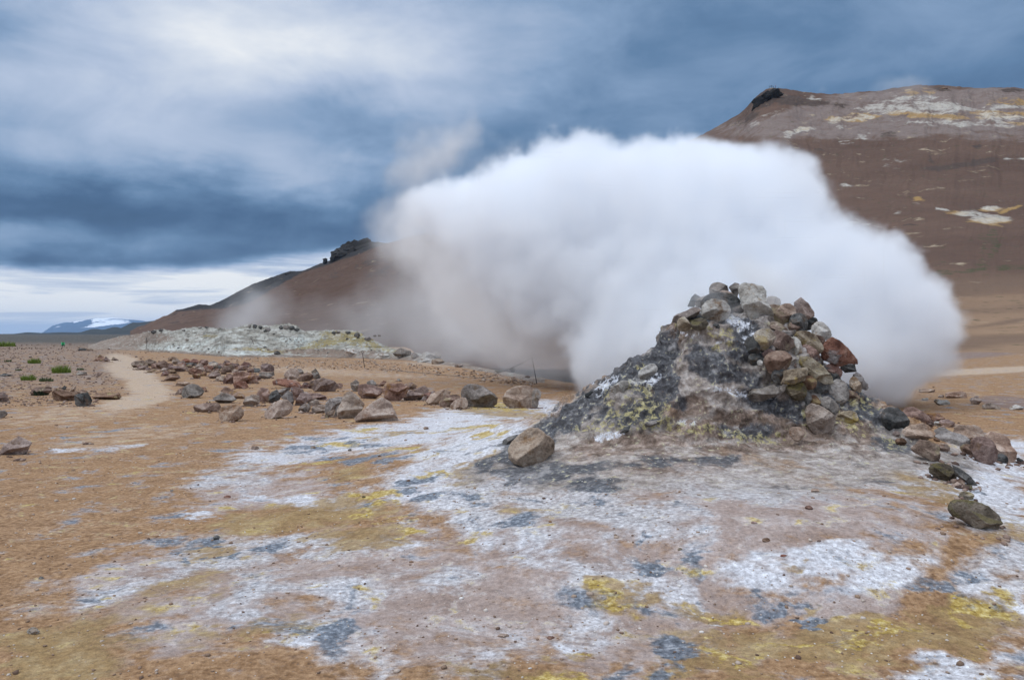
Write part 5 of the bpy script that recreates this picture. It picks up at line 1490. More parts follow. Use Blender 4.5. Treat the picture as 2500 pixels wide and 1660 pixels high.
GR = "reddish boulders lining the path"
row = [
    ('E', [1745,775, 1830,690, 1960,590, 2040,550, 2130,600, 2180,700, 2220,800, 2150,825, 1990,840, 1850,850, 1780,840], 'tan', "large grey brown boulder with a rough top, nearest of the row", .0),
    ('E', [1535,700, 1570,630, 1610,520, 1670,480, 1740,530, 1835,630, 1800,700, 1740,805, 1640,790, 1550,770], 'tan', "tall peaked boulder standing left of the nearest grey brown one", .0),
    ('E', [1490,760, 1530,660, 1575,640, 1545,720, 1545,785, 1480,790], 'grey', "thin grey splinter leaning on the left side of the tall peaked boulder", 0),
    ('E', [1400,620, 1440,570, 1570,550, 1620,580, 1580,640, 1500,700, 1410,780, 1390,720], 'grey', "broad grey brown boulder directly behind the thin splinter", 0),
    ('E', [1390,770, 1410,730, 1500,700, 1480,760, 1400,800], 'brown', "small dark wedge at the foot of the broad grey brown boulder", 0),
    ('E', [170,730, 180,670, 270,650, 360,635, 430,700, 445,760, 400,800, 320,820, 210,840, 180,800], 'tan', "rounded tan boulder standing alone at the near left end of the row", .35),
    ('F', [975,800, 1110,775, 1220,785, 1240,830, 1220,885, 980,875, 970,830], 'brown', "flat dark brown boulder left of the rounded tan one", 0),
    ('E', [110,560, 200,500, 250,510, 330,545, 360,580, 300,610, 190,630, 150,600], 'grey', "light topped flat boulder behind the rounded tan one", 0),
    ('E', [190,480, 240,435, 330,470, 450,530, 460,560, 370,580, 300,520, 220,510], 'red', "long purplish slab sloping behind the light topped flat boulder", 0),
    ('E', [695,770, 715,690, 800,610, 910,575, 990,600, 1005,700, 960,740, 820,790, 730,810], 'tan', "big rounded tan and grey boulder in the front middle of the row", .3),
    ('E', [880,560, 960,485, 1000,500, 1025,600, 1010,660, 950,600], 'grey', "pointed grey spike behind the big tan and grey boulder", 0),
    ('E', [450,620, 470,560, 540,530, 620,540, 630,620, 560,650, 480,670], 'tan', "sandy orange topped boulder left of the purplish block", 0),
    ('E', [600,520, 650,445, 720,460, 760,520, 740,590, 640,620, 620,570], 'red', "purplish red block right of the sandy orange topped one", 0),
    ('E', [730,590, 770,500, 830,470, 870,540, 860,590, 770,630], 'dark', "dark triangular boulder right of the purplish red block", 0),
    ('E', [840,480, 900,460, 990,450, 960,500, 890,560, 850,540], 'grey', "grey sloping slab behind the dark triangular boulder", 0),
    ('E', [1000,440, 1050,435, 1130,470, 1140,510, 1080,580, 1030,600, 1000,530], 'rust', "red brown boulder right of the pointed grey spike", 0),
    ('E', [1070,570, 1110,510, 1200,510, 1250,580, 1210,590, 1140,640, 1040,660], 'red', "rough pinkish boulder below the red brown one", 0),
    ('E', [1170,510, 1290,510, 1390,540, 1410,600, 1340,600, 1260,570], 'red', "long low pinkish slab right of the rough pinkish boulder", 0),
    ('E', [1080,690, 1150,630, 1200,640, 1220,700, 1150,740, 1100,740], 'grey', "small light grey block at the front, second left of the broad grey brown boulder", .2),
    ('E', [1170,620, 1260,580, 1320,600, 1310,640, 1230,660], 'tan', "small tan stone on top behind the light grey block", .2),
    ('E', [1225,680, 1290,650, 1400,640, 1400,730, 1310,750, 1240,725], 'tan', "flat tan boulder at the front between the light grey block and the broad boulder", .2),
    ('E', [900,320, 960,240, 1010,222, 1070,240, 1085,320, 1070,360, 980,345], 'tan', "orange tan domed boulder at the back of the middle cluster", .2),
    ('E', [1060,230, 1110,235, 1150,290, 1110,300, 1080,290], 'grey', "small grey stone touching the orange tan domed boulder", .2),
    ('E', [1070,350, 1110,300, 1180,270, 1250,300, 1240,350, 1170,380, 1100,380], 'red', "brownish split boulder right of the orange tan domed one", 0),
    ('E', [1230,260, 1280,230, 1310,280, 1340,330, 1270,355, 1240,310], 'grey', "upright grey stone at the back right of the middle cluster", 0),
    ('E', [790,370, 850,340, 960,345, 1060,380, 1120,430, 1080,460, 960,430, 850,410, 800,410], 'rust', "long dark red boulder below the orange tan domed one", 0),
    ('E', [1120,430, 1150,385, 1210,390, 1250,440, 1190,465, 1130,460], 'rust', "small dark red stone beside the wide pinkish grey boulder", 0),
    ('E', [1190,390, 1270,350, 1370,330, 1480,360, 1530,410, 1490,490, 1370,500, 1260,470, 1230,420], 'red', "wide pinkish grey boulder at the right of the middle cluster", 0),
    ('E', [1500,450, 1530,400, 1580,400, 1590,440, 1550,465], 'red', "small stone alone right of the wide pinkish grey boulder", .2),
    ('E', [340,270, 440,260, 560,280, 600,350, 620,390, 540,410, 480,400, 350,380], 'red', "broad purplish boulder in the left cluster", 0),
    ('E', [330,400, 400,370, 470,380, 500,440, 440,465, 350,460], 'rust', "rusty orange red boulder below the broad purplish one", 0),
    ('E', [210,370, 250,310, 330,300, 340,370, 300,410, 220,410], 'red', "block with a dark right side left of the broad purplish boulder", 0),
    ('E', [180,260, 230,200, 310,185, 340,210, 330,280, 250,280], 'brown', "brown boulder with a white fleck above the broad purplish one", 0),
    ('E', [210,170, 240,130, 290,150, 300,190, 220,195], 'red', "upright stone at the back top of the left cluster", 0),
    ('E', [345,230, 400,195, 460,195, 500,230, 440,260, 370,260], 'red', "low pinkish stone behind the broad purplish boulder", 0),
    ('E', [490,250, 540,225, 630,225, 640,275, 570,280], 'dark', "dark flat stone between the left cluster and the domed pink stone", 0),
    ('E', [640,190, 690,170, 760,180, 800,220, 790,270, 660,265], 'red', "domed pink grey boulder at the back right of the left cluster", .2),
    ('E', [625,330, 640,270, 790,270, 800,300, 730,350, 640,345], 'grey', "grey boulder under the domed pink grey one", 0),
    ('E', [1680,400, 1740,360, 1780,390, 1750,490, 1720,500, 1690,450], 'grey', "narrow grey boulder sticking up behind the tall peaked one", 0),
    ('E', [1770,460, 1780,410, 1860,400, 2050,450, 2040,500, 1940,580, 1830,570, 1770,510], 'red', "pink faced boulder behind the nearest grey brown one", 0),
    ('E', [1850,400, 1930,355, 1980,400, 1970,430, 1900,420], 'grey', "small grey dome behind the pink faced boulder", .2),
    ('E', [2000,420, 2060,370, 2095,380, 2050,440], 'rust', "small red pointed stone left of the big red boulder", 0),
    ('E', [2060,470, 2110,400, 2260,390, 2350,440, 2310,540, 2200,610, 2080,560], 'red', "big red brown boulder behind and right of the nearest grey brown one", 0),
    ('G', [960,480, 1020,440, 1130,400, 1165,430, 1150,480, 1060,510, 990,530], 'red', "reddish slab leaning to the right of the big red brown boulder", 0),
    ('G', [975,390, 1030,380, 1075,405, 1050,430, 1000,440], 'red', "small reddish stone behind the leaning reddish slab", 0),
    ('G', [1050,500, 1090,460, 1170,450, 1190,470, 1110,525], 'tan', "small light stone right of the leaning reddish slab", .2),
    ('G', [1110,520, 1140,470, 1220,445, 1210,500, 1150,535], 'rust', "small orange red stone between light stone and brown arch boulder", 0),
    ('G', [1150,530, 1190,470, 1290,430, 1345,450, 1330,490, 1260,515, 1240,565, 1180,565], 'tan', "brown arched boulder third from the right end of the row", 0),
    ('G', [1260,520, 1310,480, 1420,480, 1450,510, 1380,540, 1330,585, 1270,580], 'brown', "dark brown rough boulder left of the big pale boulder at the right end", .1),
    ('G', [1335,590, 1380,530, 1450,495, 1485,520, 1485,580, 1390,602], 'tan', "brown pitted stone leaning against the big pale boulder", .2),
    ('D', [100,375, 130,345, 240,330, 330,370, 400,420, 450,470, 478,525, 380,530, 250,550, 150,565, 120,440], 'grey', "big pale grey sloping boulder at the edge of the white crust", .1),
    ('D', [495,510, 520,430, 580,370, 680,350, 770,350, 810,400, 800,480, 790,570, 700,565, 560,535], 'tan', "big pitted brown boulder at the right end of the row", .25),
    ('D', [785,400, 835,380, 862,410, 860,460, 835,500, 835,572, 790,575, 780,480], 'grey', "grey knob joined to the right side of the big pitted brown boulder", .4),
    ('G', [905,372, 910,352, 935,352, 934,376], 'pale', "tiny bright white stone on top of the big red brown boulder", 0),
    ('F', [835,720, 840,650, 880,590, 960,580, 1010,600, 1060,660, 1050,700, 900,715, 850,735], 'grey', "domed grey and tan boulder alone beside the pale path", .1),
    ('F', [760,690, 800,640, 850,620, 840,680, 770,702], 'brown', "low wedge touching the left of the domed boulder by the path", 0),
    ('F', [1035,620, 1080,618, 1098,660, 1060,672], 'red', "small reddish stone touching the right of the domed boulder by the path", 0),
    ('F', [650,550, 680,500, 740,480, 780,480, 815,520, 740,552, 690,558], 'red', "pinkish grey boulder by the path between domed boulder and far cluster", 0),
    ('F', [765,600, 790,565, 870,560, 915,570, 880,602, 780,612], 'tan', "low half buried boulder behind the domed boulder by the path", 0),
    ('F', [615,490, 640,455, 690,450, 685,490, 640,507], 'rust', "small orange red boulder at the path side of the far cluster", 0),
    ('F', [305,370, 340,345, 420,335, 440,370, 400,405, 330,418], 'brown', "dark brown boulder at the far left end of the row", 0),
    ('F', [430,350, 490,320, 550,345, 565,370, 480,402, 440,380], 'brown', "dark topped boulder second from the far left end", 0),
    ('F', [380,425, 400,395, 470,390, 485,420, 400,442], 'red', "low reddish boulder in front of the dark topped far left one", 0),
    ('F', [560,405, 600,350, 650,340, 690,370, 685,410, 600,432], 'red', "squarish pinkish boulder in the far cluster left of centre", 0),
    ('F', [685,325, 700,300, 750,298, 800,330, 790,352, 700,347], 'tan', "dome shaped boulder furthest back in the far cluster", .1),
    ('F', [470,452, 540,430, 575,440, 490,472], 'brown', "flat dark sliver at the path edge of the far cluster", 0),
    ('F', [680,430, 700,385, 780,395, 865,430, 800,462, 720,440], 'red', "long pointed slab in the middle of the far cluster", 0),
    ('F', [690,445, 740,430, 778,460, 740,482], 'brown', "small brown stone under the long pointed slab", 0),
    ('F', [800,355, 850,340, 872,370, 830,402, 780,382], 'red', "blocky stone right of the furthest back dome", 0),
    ('F', [870,372, 920,360, 988,370, 972,397, 900,402], 'dark', "wide shadowy stone at the back between far and left cluster", 0),
    ('F', [910,432, 950,410, 1030,430, 1042,482, 960,492, 915,462], 'rust', "red block with a pale face between far and left cluster", 0),
    ('F', [1040,422, 1080,390, 1140,400, 1152,440, 1090,462, 1050,457], 'rust', "orange red stone left of the dark sided block", 0),
    ('F', [1110,362, 1170,345, 1222,370, 1232,400, 1150,407], 'grey', "greyish flat topped stone at the back of the left cluster", 0),
    ('F', [1150,422, 1210,385, 1247,400, 1232,432], 'dark', "small dark wedge under the greyish flat topped stone", 0),
    ('F', [1110,502, 1160,460, 1230,470, 1242,510, 1170,532], 'red', "pink stone left of the dark sided block, at its foot", 0),
    ('F', [1180,548, 1200,510, 1280,500, 1275,550, 1200,562], 'tan', "sandy stone below the dark sided block", 0),
]
for (rg, fl, mt, lb, rr) in row:
    wpx = (max(fl[0::2]) - min(fl[0::2])) / ZOOM[rg][2]
    nm = 'boulder' if wpx > 30 else 'stone'
    rock(rg, fl, mt, lb, GR, rnd=rr, cat=nm, name=nm)
rs = random.Random(5)
# the smallest stones that fill the far end of the row, and the litter beside the bigger boulders
fill = [(345, 896), (362, 900), (392, 888), (403, 902), (418, 906), (445, 890), (452, 900), (470, 905), (486, 893), (500, 900), (508, 905), (522, 890), (530, 902), (545, 910), (560, 916), (430, 882), (455, 880), (475, 882),
        (498, 884), (560, 890), (575, 893), (600, 890), (612, 904), (625, 922), (532, 918), (518, 915), (496, 912), (566, 903), (590, 899), (640, 910), (650, 918), (380, 893), (370, 888), (415, 890), (436, 900), (480, 917), (350, 889), (425, 897), (440, 893), (462, 894), (490, 903), (512, 897), (538, 893), (550, 900), (575, 906), (570, 920), (604, 914), (585, 912), (528, 908), (590, 920)]
for (fx, fy) in fill:
    w_ = rs.uniform(13, 26)
    h_ = w_ * rs.uniform(0.5, 0.8)
    n_ = rs.choice((6, 7, 8))
    fl = []
    for k in range(n_):
        a = 2 * math.pi * k / n_ + rs.uniform(-.25, .25)
        fl += [fx + w_ / 2 * math.cos(a) * rs.uniform(.8, 1.1), fy + h_ / 2 * math.sin(a) * rs.uniform(.8, 1.1)]
    mt = rs.choice(['red', 'red', 'rust', 'brown', 'tan', 'red'])
    cw = {'red': 'purplish', 'rust': 'rusty', 'brown': 'dark brown', 'tan': 'sandy'}[mt]
    zn = 'packed at the far left end' if fx < 420 else ('packed at the far back' if fy < 895 else ('packed in the crowded far part' if fx < 530 else 'packed in front of the left cluster'))
    rock('S', fl, mt, "small %s stone %s of the boulder row" % (cw, zn), "small stones in the far end of the boulder row", cat='stone', name='stone', level=4)

GS = "single rocks lying about the left ground"
field = [
    ([5,1470, 60,1370, 180,1295, 305,1355, 260,1440, 200,1480, 60,1490, 10,1485], 'red', "red brown pyramid shaped rock alone at the left edge", 0),
    ([515,870, 560,830, 640,850, 740,870, 730,940, 690,960, 590,960, 530,930], 'brown', "brown hollow sided rock left of the grey block", 0),
    ([735,900, 780,880, 860,870, 890,920, 890,1000, 780,1012, 740,980], 'dark', "dark grey block with a flat face beside the brown hollow sided rock", 0),
    ([690,855, 730,790, 748,800, 735,850, 705,872], 'tan', "thin upright rock splinter behind the brown hollow sided rock", 0),
    ([600,845, 630,805, 655,820, 635,852], 'dark', "small dark rock behind the brown hollow sided one", 0),
    ([740,875, 800,845, 860,860, 872,885, 780,892], 'brown', "low brown rock right behind the dark grey block", .2),
    ([-60,870, 40,868, 82,930, 60,960, -50,968], 'red', "reddish rock cut by the left edge, upper of the two", 0),
    ([-60,1050, 45,1050, 62,1105, 0,1128, -60,1120], 'grey', "greyish rock cut by the left edge, lower of the two", .2),
    ([755,700, 770,670, 850,675, 845,708], 'grey', "grey flat topped rock right of the biggest grass tuft", 0),
    ([920,702, 960,678, 1000,695, 962,718], 'brown', "small brown rock between the grey flat topped one and the path", 0),
    ([-20,710, 40,685, 125,700, 60,718], 'dark', "long dark sliver of rock at the left edge above the grass tufts", 0),
    ([930,562, 980,500, 1012,520, 1060,562, 1000,572], 'brown', "peaked rock in the small group left of the path bend", 0),
    ([1000,572, 1040,520, 1075,562], 'red', "triangular rock right of the peaked one by the path bend", 0),
    ([1090,562, 1110,525, 1162,552, 1130,565], 'brown', "low rock at the right of the group by the path bend", 0),
    ([765,462, 790,435, 850,445, 835,468], 'dark', "dark flat rock where the stony field meets the path", 0),
    ([850,458, 890,444, 912,460, 870,466], 'brown', "smaller flat rock right of the dark flat one", 0),
    ([1140,432, 1160,380, 1190,365, 1217,410, 1182,436], 'tan', "rounded tan rock by the leftmost rope rods", .3),
    ([1230,412, 1290,320, 1302,330, 1357,400, 1300,414], 'tan', "pale pointed rock at the left end of the mineral ridge", 0),
    ([170,1532, 200,1508, 228,1530, 200,1547], 'tan', "little tan stone just below the pyramid shaped rock", .3),
    ([860,1375, 880,1362, 902,1372, 885,1386], 'tan', "little stone above the white streak right of the pyramid shaped rock", .3),
]
for (fl, mt, lb, rr) in field:
    rock('H', fl, mt, lb, GS, rnd=rr, name='rock', cat='rock')
rock('S', [218,968, 236,960, 262,955, 290,958, 306,968, 285,972, 250,972, 232,975], 'brown', "low dark crumbling bank of rock between the dark grey block and the path", None, cat='rock', rnd=.8)
rock('S', [78,948, 95,943, 128,942, 130,952, 108,958, 82,965], 'brown', "low dark bank with green plants on it, left of the hollow sided rock", None, cat='rock', rnd=.8)
GP = "loose stones on the crusted foreground"
for (x_, y_, w_, h_, mt, lb) in [
    (81, 1539, 30, 19, 'pale', "pale cracked stone lying at the lower left"), (622, 1093, 22, 12, 'tan', "tan stone on the upper left edge of the white crust"),
    (529, 1311, 17, 13, 'dark', "small black stone in the middle of the left crust"), (854, 1098, 9, 7, 'dark', "tiny dark stone on the blue grey stain"),
    (764, 1092, 16, 8, 'pale', "whitish stone half sunk in the blue grey stain"), (419, 1197, 8, 6, 'dark', "tiny dark pebble on bare soil left of the white crust"),
    (1990, 1197, 23, 11, 'tan', "flat tan stone on the white slope below the mound"), (1974, 1238, 22, 12, 'rust', "red crumb on the pink slope below the flat tan stone"),
    (1871, 1318, 20, 13, 'brown', "brown crumb in the middle of the pink slope"), (1841, 1275, 18, 8, 'rust', "flat red crumb on the pink slope left of the brown one"),
    (888, 1212, 9, 6, 'moss', "tiny dark pebble at the edge of the yellow patch"), (2000, 1320, 12, 6, 'brown', "small brown flake on the right of the pink slope"),
    (1913, 1356, 18, 9, 'rust', "red flake at the lower edge of the pink slope"), (101, 1410, 12, 8, 'dark', "small dark pebble on the grey soil at the far left"),
    (555, 1212, 20, 8, 'rust', "flat rusty flake beside the white patches"), (1040, 1045, 14, 8, 'tan', "small tan stone at the far rim of the white sheet"),
    (1345, 1555, 22, 9, 'rust', "rusty flake near the lower middle"), (1230, 1550, 26, 12, 'tan', "thin ochre flake right of the grey stain at the bottom"),
    (1660, 1340, 12, 8, 'sul', "small ochre crumb above the dark blue grey stain"), (2330, 1700, 10, 8, 'tan', "")]:
    if not lb:
        continue
    fl = []
    for k in range(7):
        a = 2 * math.pi * k / 7 + rs.uniform(-.25, .25)
        fl += [x_ + w_ / 2 * math.cos(a) * rs.uniform(.85, 1.1), y_ + h_ / 2 * math.sin(a) * rs.uniform(.85, 1.1)]
    rock('S', fl, mt, lb, GP, cat='stone', name='stone', level=5, rnd=.2)


def crag(outline, Y, n, mat, label, seed, rmin, rmax, name='rock_outcrop'):
    """one solid jagged crag: the measured outline broken into ledges and clefts"""
    w3 = [P(px, py, Y) for px, py in outline]
    loc = [(q[0], q[2]) for q in w3]
    a2 = sum(loc[i][0] * loc[(i + 1) % len(loc)][1] - loc[(i + 1) % len(loc)][0] * loc[i][1] for i in range(len(loc)))
    if a2 < 0:
        loc = loc[::-1]
    hgt = max(q[1] for q in loc) - min(q[1] for q in loc)
    wdt = max(q[0] for q in loc) - min(q[0] for q in loc)
    loc = [(x, z - (0.25 * hgt if z < min(q[1] for q in loc) + 0.35 * hgt else 0)) for x, z in loc]
    p, F, (cx, cz), T = rock_points(loc, seed, 0.30 * (hgt + wdt), 6, 0, 8, 1.0)
    s_ = 1.0 / (0.5 * hgt)
    nr = p / (np.linalg.norm(p, axis=1)[:, None] + 1e-9)
    d = 0.0
    for f_, a_ in ((1.2, .22), (2.8, .14), (6.0, .08), (12.0, .04)):
        c1 = perlin(p[:, 0] * s_ * f_ + seed, p[:, 1] * s_ * f_, p[:, 2] * s_ * f_ * 1.4)
        d = d + a_ * (np.round(c1 * 3.0) / 3.0 * 0.6 + c1 * 0.4 - 0.25 * np.abs(c1))
    p = p + nr * (d * 0.5 * hgt)[:, None]
    me = mesh_from(name, p, F, RM[mat], smooth=False)
    o = link_obj(bpy.data.objects.new(name, me))
    o.location = (cx, Y, cz)
    tag(o, label, 'rock outcrop')
    return o


def q7(l): return [(750 + a / 7.873, 550 + b / 7.873) for a, b in zip(l[0::2], l[1::2])]


DL = float(hill_D(870)) * 0.97
crag(q7([430,720, 470,620, 500,580, 480,530, 540,480, 640,430, 660,370, 740,350, 880,310, 1090,265, 1180,260, 1250,300, 1380,345, 1300,410, 1150,500, 950,600, 700,680, 450,760]), DL, 110, 'crag',
     "black craggy outcrop crowning the left ridge against the sky", 3, 3.2, 8)
crag(q7([300,650, 335,630, 390,650, 395,760, 310,780]), DL, 10, 'crag', "small black rock tower left of the craggy outcrop on the ridge", 4, 3, 6)
crag([(1838, 244), (1848, 236), (1862, 232), (1869, 224), (1885, 219), (1905, 222), (1915, 230), (1895, 240), (1870, 248), (1850, 262), (1838, 262)], 500, 50, 'crag', "dark rocky summit knob where tiny people stand", 9, 3, 7)
crag([(425, 762), (433, 756), (443, 757), (440, 764), (430, 768)], float(hill_D(430)) * 0.97, 9, 'crag', "small dark outcrop low on the left end of the ridge", 11, 2, 4)
crag([(511, 752), (520, 748), (540, 752), (535, 757), (515, 757)], float(hill_D(520)) * 0.95, 9, 'crag', "low dark outcrop in the saddle of the left ridge", 12, 2, 4)
crag([(694, 668), (709, 665), (735, 667), (728, 674), (700, 675)], float(hill_D(710)) * 0.95, 9, 'crag', "flat dark outcrop halfway up the left ridge skyline", 13, 2, 4)
crag([(2293, 218), (2303, 213), (2314, 218), (2306, 222)], 498, 8, 'brown', "small dark rock bump on the crest of the right hill", 14, 2, 5)
crag([(2455, 224), (2470, 218), (2490, 223), (2480, 228)], 497, 8, 'brown', "dark rock bump on the right hill crest nearest the right edge", 15, 2, 5)

# rocks on the mineral ridge crest
GM = "rocks on the pale mineral ridge"


def ridge_y(px, py):
    X, Yv, Zv = RIDGE_CO[:, 0], RIDGE_CO[:, 1], RIDGE_CO[:, 2]
    return None


RPX, RPY = to_px(RIDGE_CO[:, 0], RIDGE_CO[:, 1], RIDGE_CO[:, 2])


def ridge_hit(px, py):
    d = (RPX - px) ** 2 + (RPY - py) ** 2
    m = d < 6.0
    if m.any():
        return float(RIDGE_CO[m, 1].min())
    return float(RIDGE_CO[np.argmin(d), 1])


def blob_outline(x_, y_, w_, h_, rr, n=7):
    fl = []
    for k in range(n):
        a = 2 * math.pi * k / n + rr.uniform(-.25, .25)
        fl += [x_ + w_ / 2 * math.cos(a) * rr.uniform(.8, 1.15), y_ + h_ / 2 * math.sin(a) * rr.uniform(.8, 1.15)]
    return fl


ridge_rocks = [(609, 796, 10, 9), (622, 796, 12, 10), (636, 799, 11, 9), (654, 804, 16, 9), (648, 808, 10, 6), (686, 799, 12, 9), (699, 798, 18, 11), (712, 800, 16, 10), (726, 804, 14, 8), (488, 799, 12, 6), (504, 799, 8, 5),
               (815, 812, 12, 8), (826, 810, 10, 8), (850, 811, 14, 8), (872, 818, 14, 14), (448, 806, 10, 6), (375, 810, 14, 8), (393, 806, 12, 7), (898, 826, 20, 9)]
for i, (x_, y_, w_, h_) in enumerate(ridge_rocks):
    rock('S', blob_outline(x_, y_, w_, h_, rs), 'dark' if i % 3 else 'grey', "small %s rock poking up on the %s of the pale mineral ridge" % ('dark' if i % 3 else 'grey', 'left crest' if x_ < 560 else ('highest middle crest' if x_ < 735 else 'yellowish right crest')), GM, Y=ridge_hit(x_, y_ + 3), level=4)
for i in range(40):
    x_ = rs.uniform(400, 930)
    y_ = rs.uniform(812, 868)
    w_ = rs.uniform(4, 9)
    mt = rs.choice(['dark', 'grey', 'grey', 'pale'])
    rock('S', blob_outline(x_, y_, w_, w_ * .6, rs, 6), mt, "little %s rock on the %s of the mineral ridge, %s" % (mt, 'upper slope' if y_ < 838 else 'lower slope', 'left of the leaning rod' if x_ < 615 else ('right of the leaning rod' if x_ < 760 else 'near its yellow stain')), GM, Y=ridge_hit(x_, y_), level=3)
for (x_, y_, w_, h_, mt, lb) in [
    (983, 861, 42, 25, 'grey', "large grey rock at the right end of the mineral ridge"), (1012, 868, 22, 14, 'grey', "grey rock just right of the large one at the ridge end"),
    (1042, 866, 28, 16, 'pale', "pale blocky rock in the right end pile of the ridge"), (1064, 867, 26, 20, 'grey', "grey blocky rock topping the right end pile of the ridge"),
    (1036, 880, 36, 16, 'pale', "low pale rock at the front of the ridge end pile"), (1068, 882, 34, 18, 'tan', "tan rounded rock at the right foot of the ridge end pile"),
    (860, 858, 38, 16, 'pale', "pale flat rock at the foot of the ridge left of the large grey one"), (938, 868, 26, 12, 'pale', "pale crumbly rock below the large grey ridge rock"),
    (1120, 893, 24, 9, 'grey', "flat grey rock on the crest right of the ridge end pile"), (1252, 902, 15, 13, 'dark', "small dark knobbly rock on the white crest strip"),
    (1218, 906, 20, 5, 'moss', "low greenish rock on the white crest strip"), (1174, 905, 26, 6, 'grey', "flat grey rock left of the white crest strip"),
    (676, 861, 16, 10, 'dark', "black rock at the foot of the ridge right of the leaning rod"), (1288, 919, 12, 6, 'brown', "small brown rock left of the rod in the steam")]:
    rock('S', blob_outline(x_, y_, w_, h_, rs, 8), mt, lb, "rocks at the ends of the mineral ridge", Y=ridge_hit(x_, y_ + h_ * .3), level=5)

# ---------------------------------------------------------------- gravel: loose bits nobody could count
def scatter_gravel(name, label, n, area, size, seed, mat, surf):
    rr = np.random.RandomState(seed)
    V, F = ICO[1]
    xs, ys, zs, ss = area(rr, n)
    m = len(xs)
    if surf:
        zs = surf(xs, ys)
    sz = size(rr, m, ys)
    out = np.zeros((m, len(V), 3))
    for k in range(m):
        j = 1 + 0.35 * rr.uniform(-1, 1, len(V))
        q = V * j[:, None] * np.array([1, rr.uniform(.6, 1), rr.uniform(.4, .75)])
        a = rr.uniform(0, 2 * np.pi)
        c_, s_ = np.cos(a), np.sin(a)
        out[k, :, 0] = (q[:, 0] * c_ - q[:, 1] * s_) * sz[k] + xs[k]
        out[k, :, 1] = (q[:, 0] * s_ + q[:, 1] * c_) * sz[k] + ys[k]
        out[k, :, 2] = q[:, 2] * sz[k] + zs[k] + 0.15 * sz[k]
    fs = (F[None] + (np.arange(m) * len(V))[:, None, None]).reshape(-1, 3)
    me = mesh_from(name, out.reshape(-1, 3), fs, mat, smooth=False)
    o = link_obj(bpy.data.objects.new(name, me))
    tag(o, label, 'gravel', kind='stuff')


ROW = [o for o in scene.collection.objects if o.get('group') in (GR, GS, GB, "small stones in the far end of the boulder row")]


def area_rubble(rr, n):
    X, Yq = [], []
    for k in range(n):
        o = ROW[rr.randint(len(ROW))]
        v = o.data.vertices[0].co
        r0 = 0.5 * max(o.dimensions[0], 0.05)
        a = rr.uniform(0, 2 * np.pi)
        r = r0 * (0.8 + 1.1 * rr.rand() ** 1.6)
        X.append(o.location[0] + r * np.cos(a)); Yq.append(o.location[1] - r0 * 0.3 + r * np.sin(a) * 0.8)
    X, Yq = np.array(X), np.array(Yq)
    keep = mound_h(X, Yq) < 0.4
    return X[keep], Yq[keep], None, None


def gmat(name, c1, c2, c3):
    def fn(t, bs):
        pos = t.new('ShaderNodeNewGeometry').outputs['Position']
        rnd = t.new('ShaderNodeNewGeometry').outputs['Random Per Island']
        t.put(bs.inputs['Base Color'], t.ramp(rnd, [(0.0, c1), (0.55, c2), (1.0, c3)]))
    return simple_mat(name, fn, 0.95, 0.2)


def area_near(rr, n):
    y = 2.3 * (26.0 / 2.3) ** rr.rand(n)
    x = y * rr.uniform(-0.72, 0.72, n)
    keep = fbm(x * 0.8, y * 0.8, 3.0, 3) + rr.uniform(-.35, .35, n) > -0.05
    keep &= mound_h(x, y) < 0.25
    return x[keep], y[keep], None, None


def area_left(rr, n):
    y = 17.0 * (110.0 / 17.0) ** rr.rand(n)
    x = -y * (0.44 + 0.30 * rr.rand(n) ** 0.8)
    keep = fbm(x * 0.25, y * 0.25, 3.0, 3) + rr.uniform(-.6, .6, n) + 3.5 * (-x / y - 0.53 - 0.05 * fbm(y * .15, x * 0, 3.0, 2)) > 0.05
    ppx, ppy = to_px(x, y, ground_z(x, y))
    keep &= ell(ppx, ppy, M_PATH[:5]) < 0.35
    return x[keep], y[keep], None, None


def area_crest(rr, n):
    px = rr.uniform(560, 1300, n)
    off = rr.rand(n) ** 1.3
    base = np.interp(px, [560, 860, 1000, 1180, 1300], [872, 880, 888, 908, 928])
    X, Yq = [], []
    for a, b in zip(px, base + off * 24):
        q = cast(a, b)
        X.append(q[0]); Yq.append(q[1])
    return np.array(X), np.array(Yq), None, None


G_SOIL = gmat('mixed_grit', (0.10, 0.06, 0.045), (0.28, 0.19, 0.13), (0.50, 0.42, 0.36))
G_RED = gmat('reddish_grit', (0.07, 0.045, 0.038), (0.20, 0.13, 0.10), (0.36, 0.27, 0.22))
scatter_gravel('gravel', "scattered grit and crumbs over the near ground", 4200, area_near, lambda r, m, y: r.uniform(0.0035, 0.010, m) * (1 + 0.05 * y) * np.where(r.rand(m) < .05, 2.0, 1), 21, G_SOIL, ground_z)
scatter_gravel('stony_ground', "broken reddish stones strewn over the field left of the path", 6500, area_left, lambda r, m, y: r.uniform(0.010, 0.045, m) * (0.6 + y / 60) * np.where(r.rand(m) < .04, 1.8, 1), 22, G_RED, ground_z)
scatter_gravel('grit_bank', "grey grit and small stones along the foot of the mineral ridge", 900, area_crest, lambda r, m, y: r.uniform(0.02, 0.07, m), 23, G_SOIL, ground_z)
bpy.context.view_layer.update()
scatter_gravel('rubble', "small broken chips lying around the feet of the boulders", 2600, area_rubble, lambda r, m, y: r.uniform(0.012, 0.035, m) * (0.7 + y / 60) * np.where(r.rand(m) < .12, 1.8, 1), 24, G_RED, ground_z)


def area_crust(rr, n):
    y = 2.3 * (11.0 / 2.3) ** rr.rand(n)
    x = y * rr.uniform(-0.72, 0.72, n)
    keep = fbm(x * 1.3, y * 1.3, 6.0, 4) + rr.uniform(-.3, .3, n) > 0.02
    keep &= mound_h(x, y) < 0.5
    return x[keep], y[keep], None, None


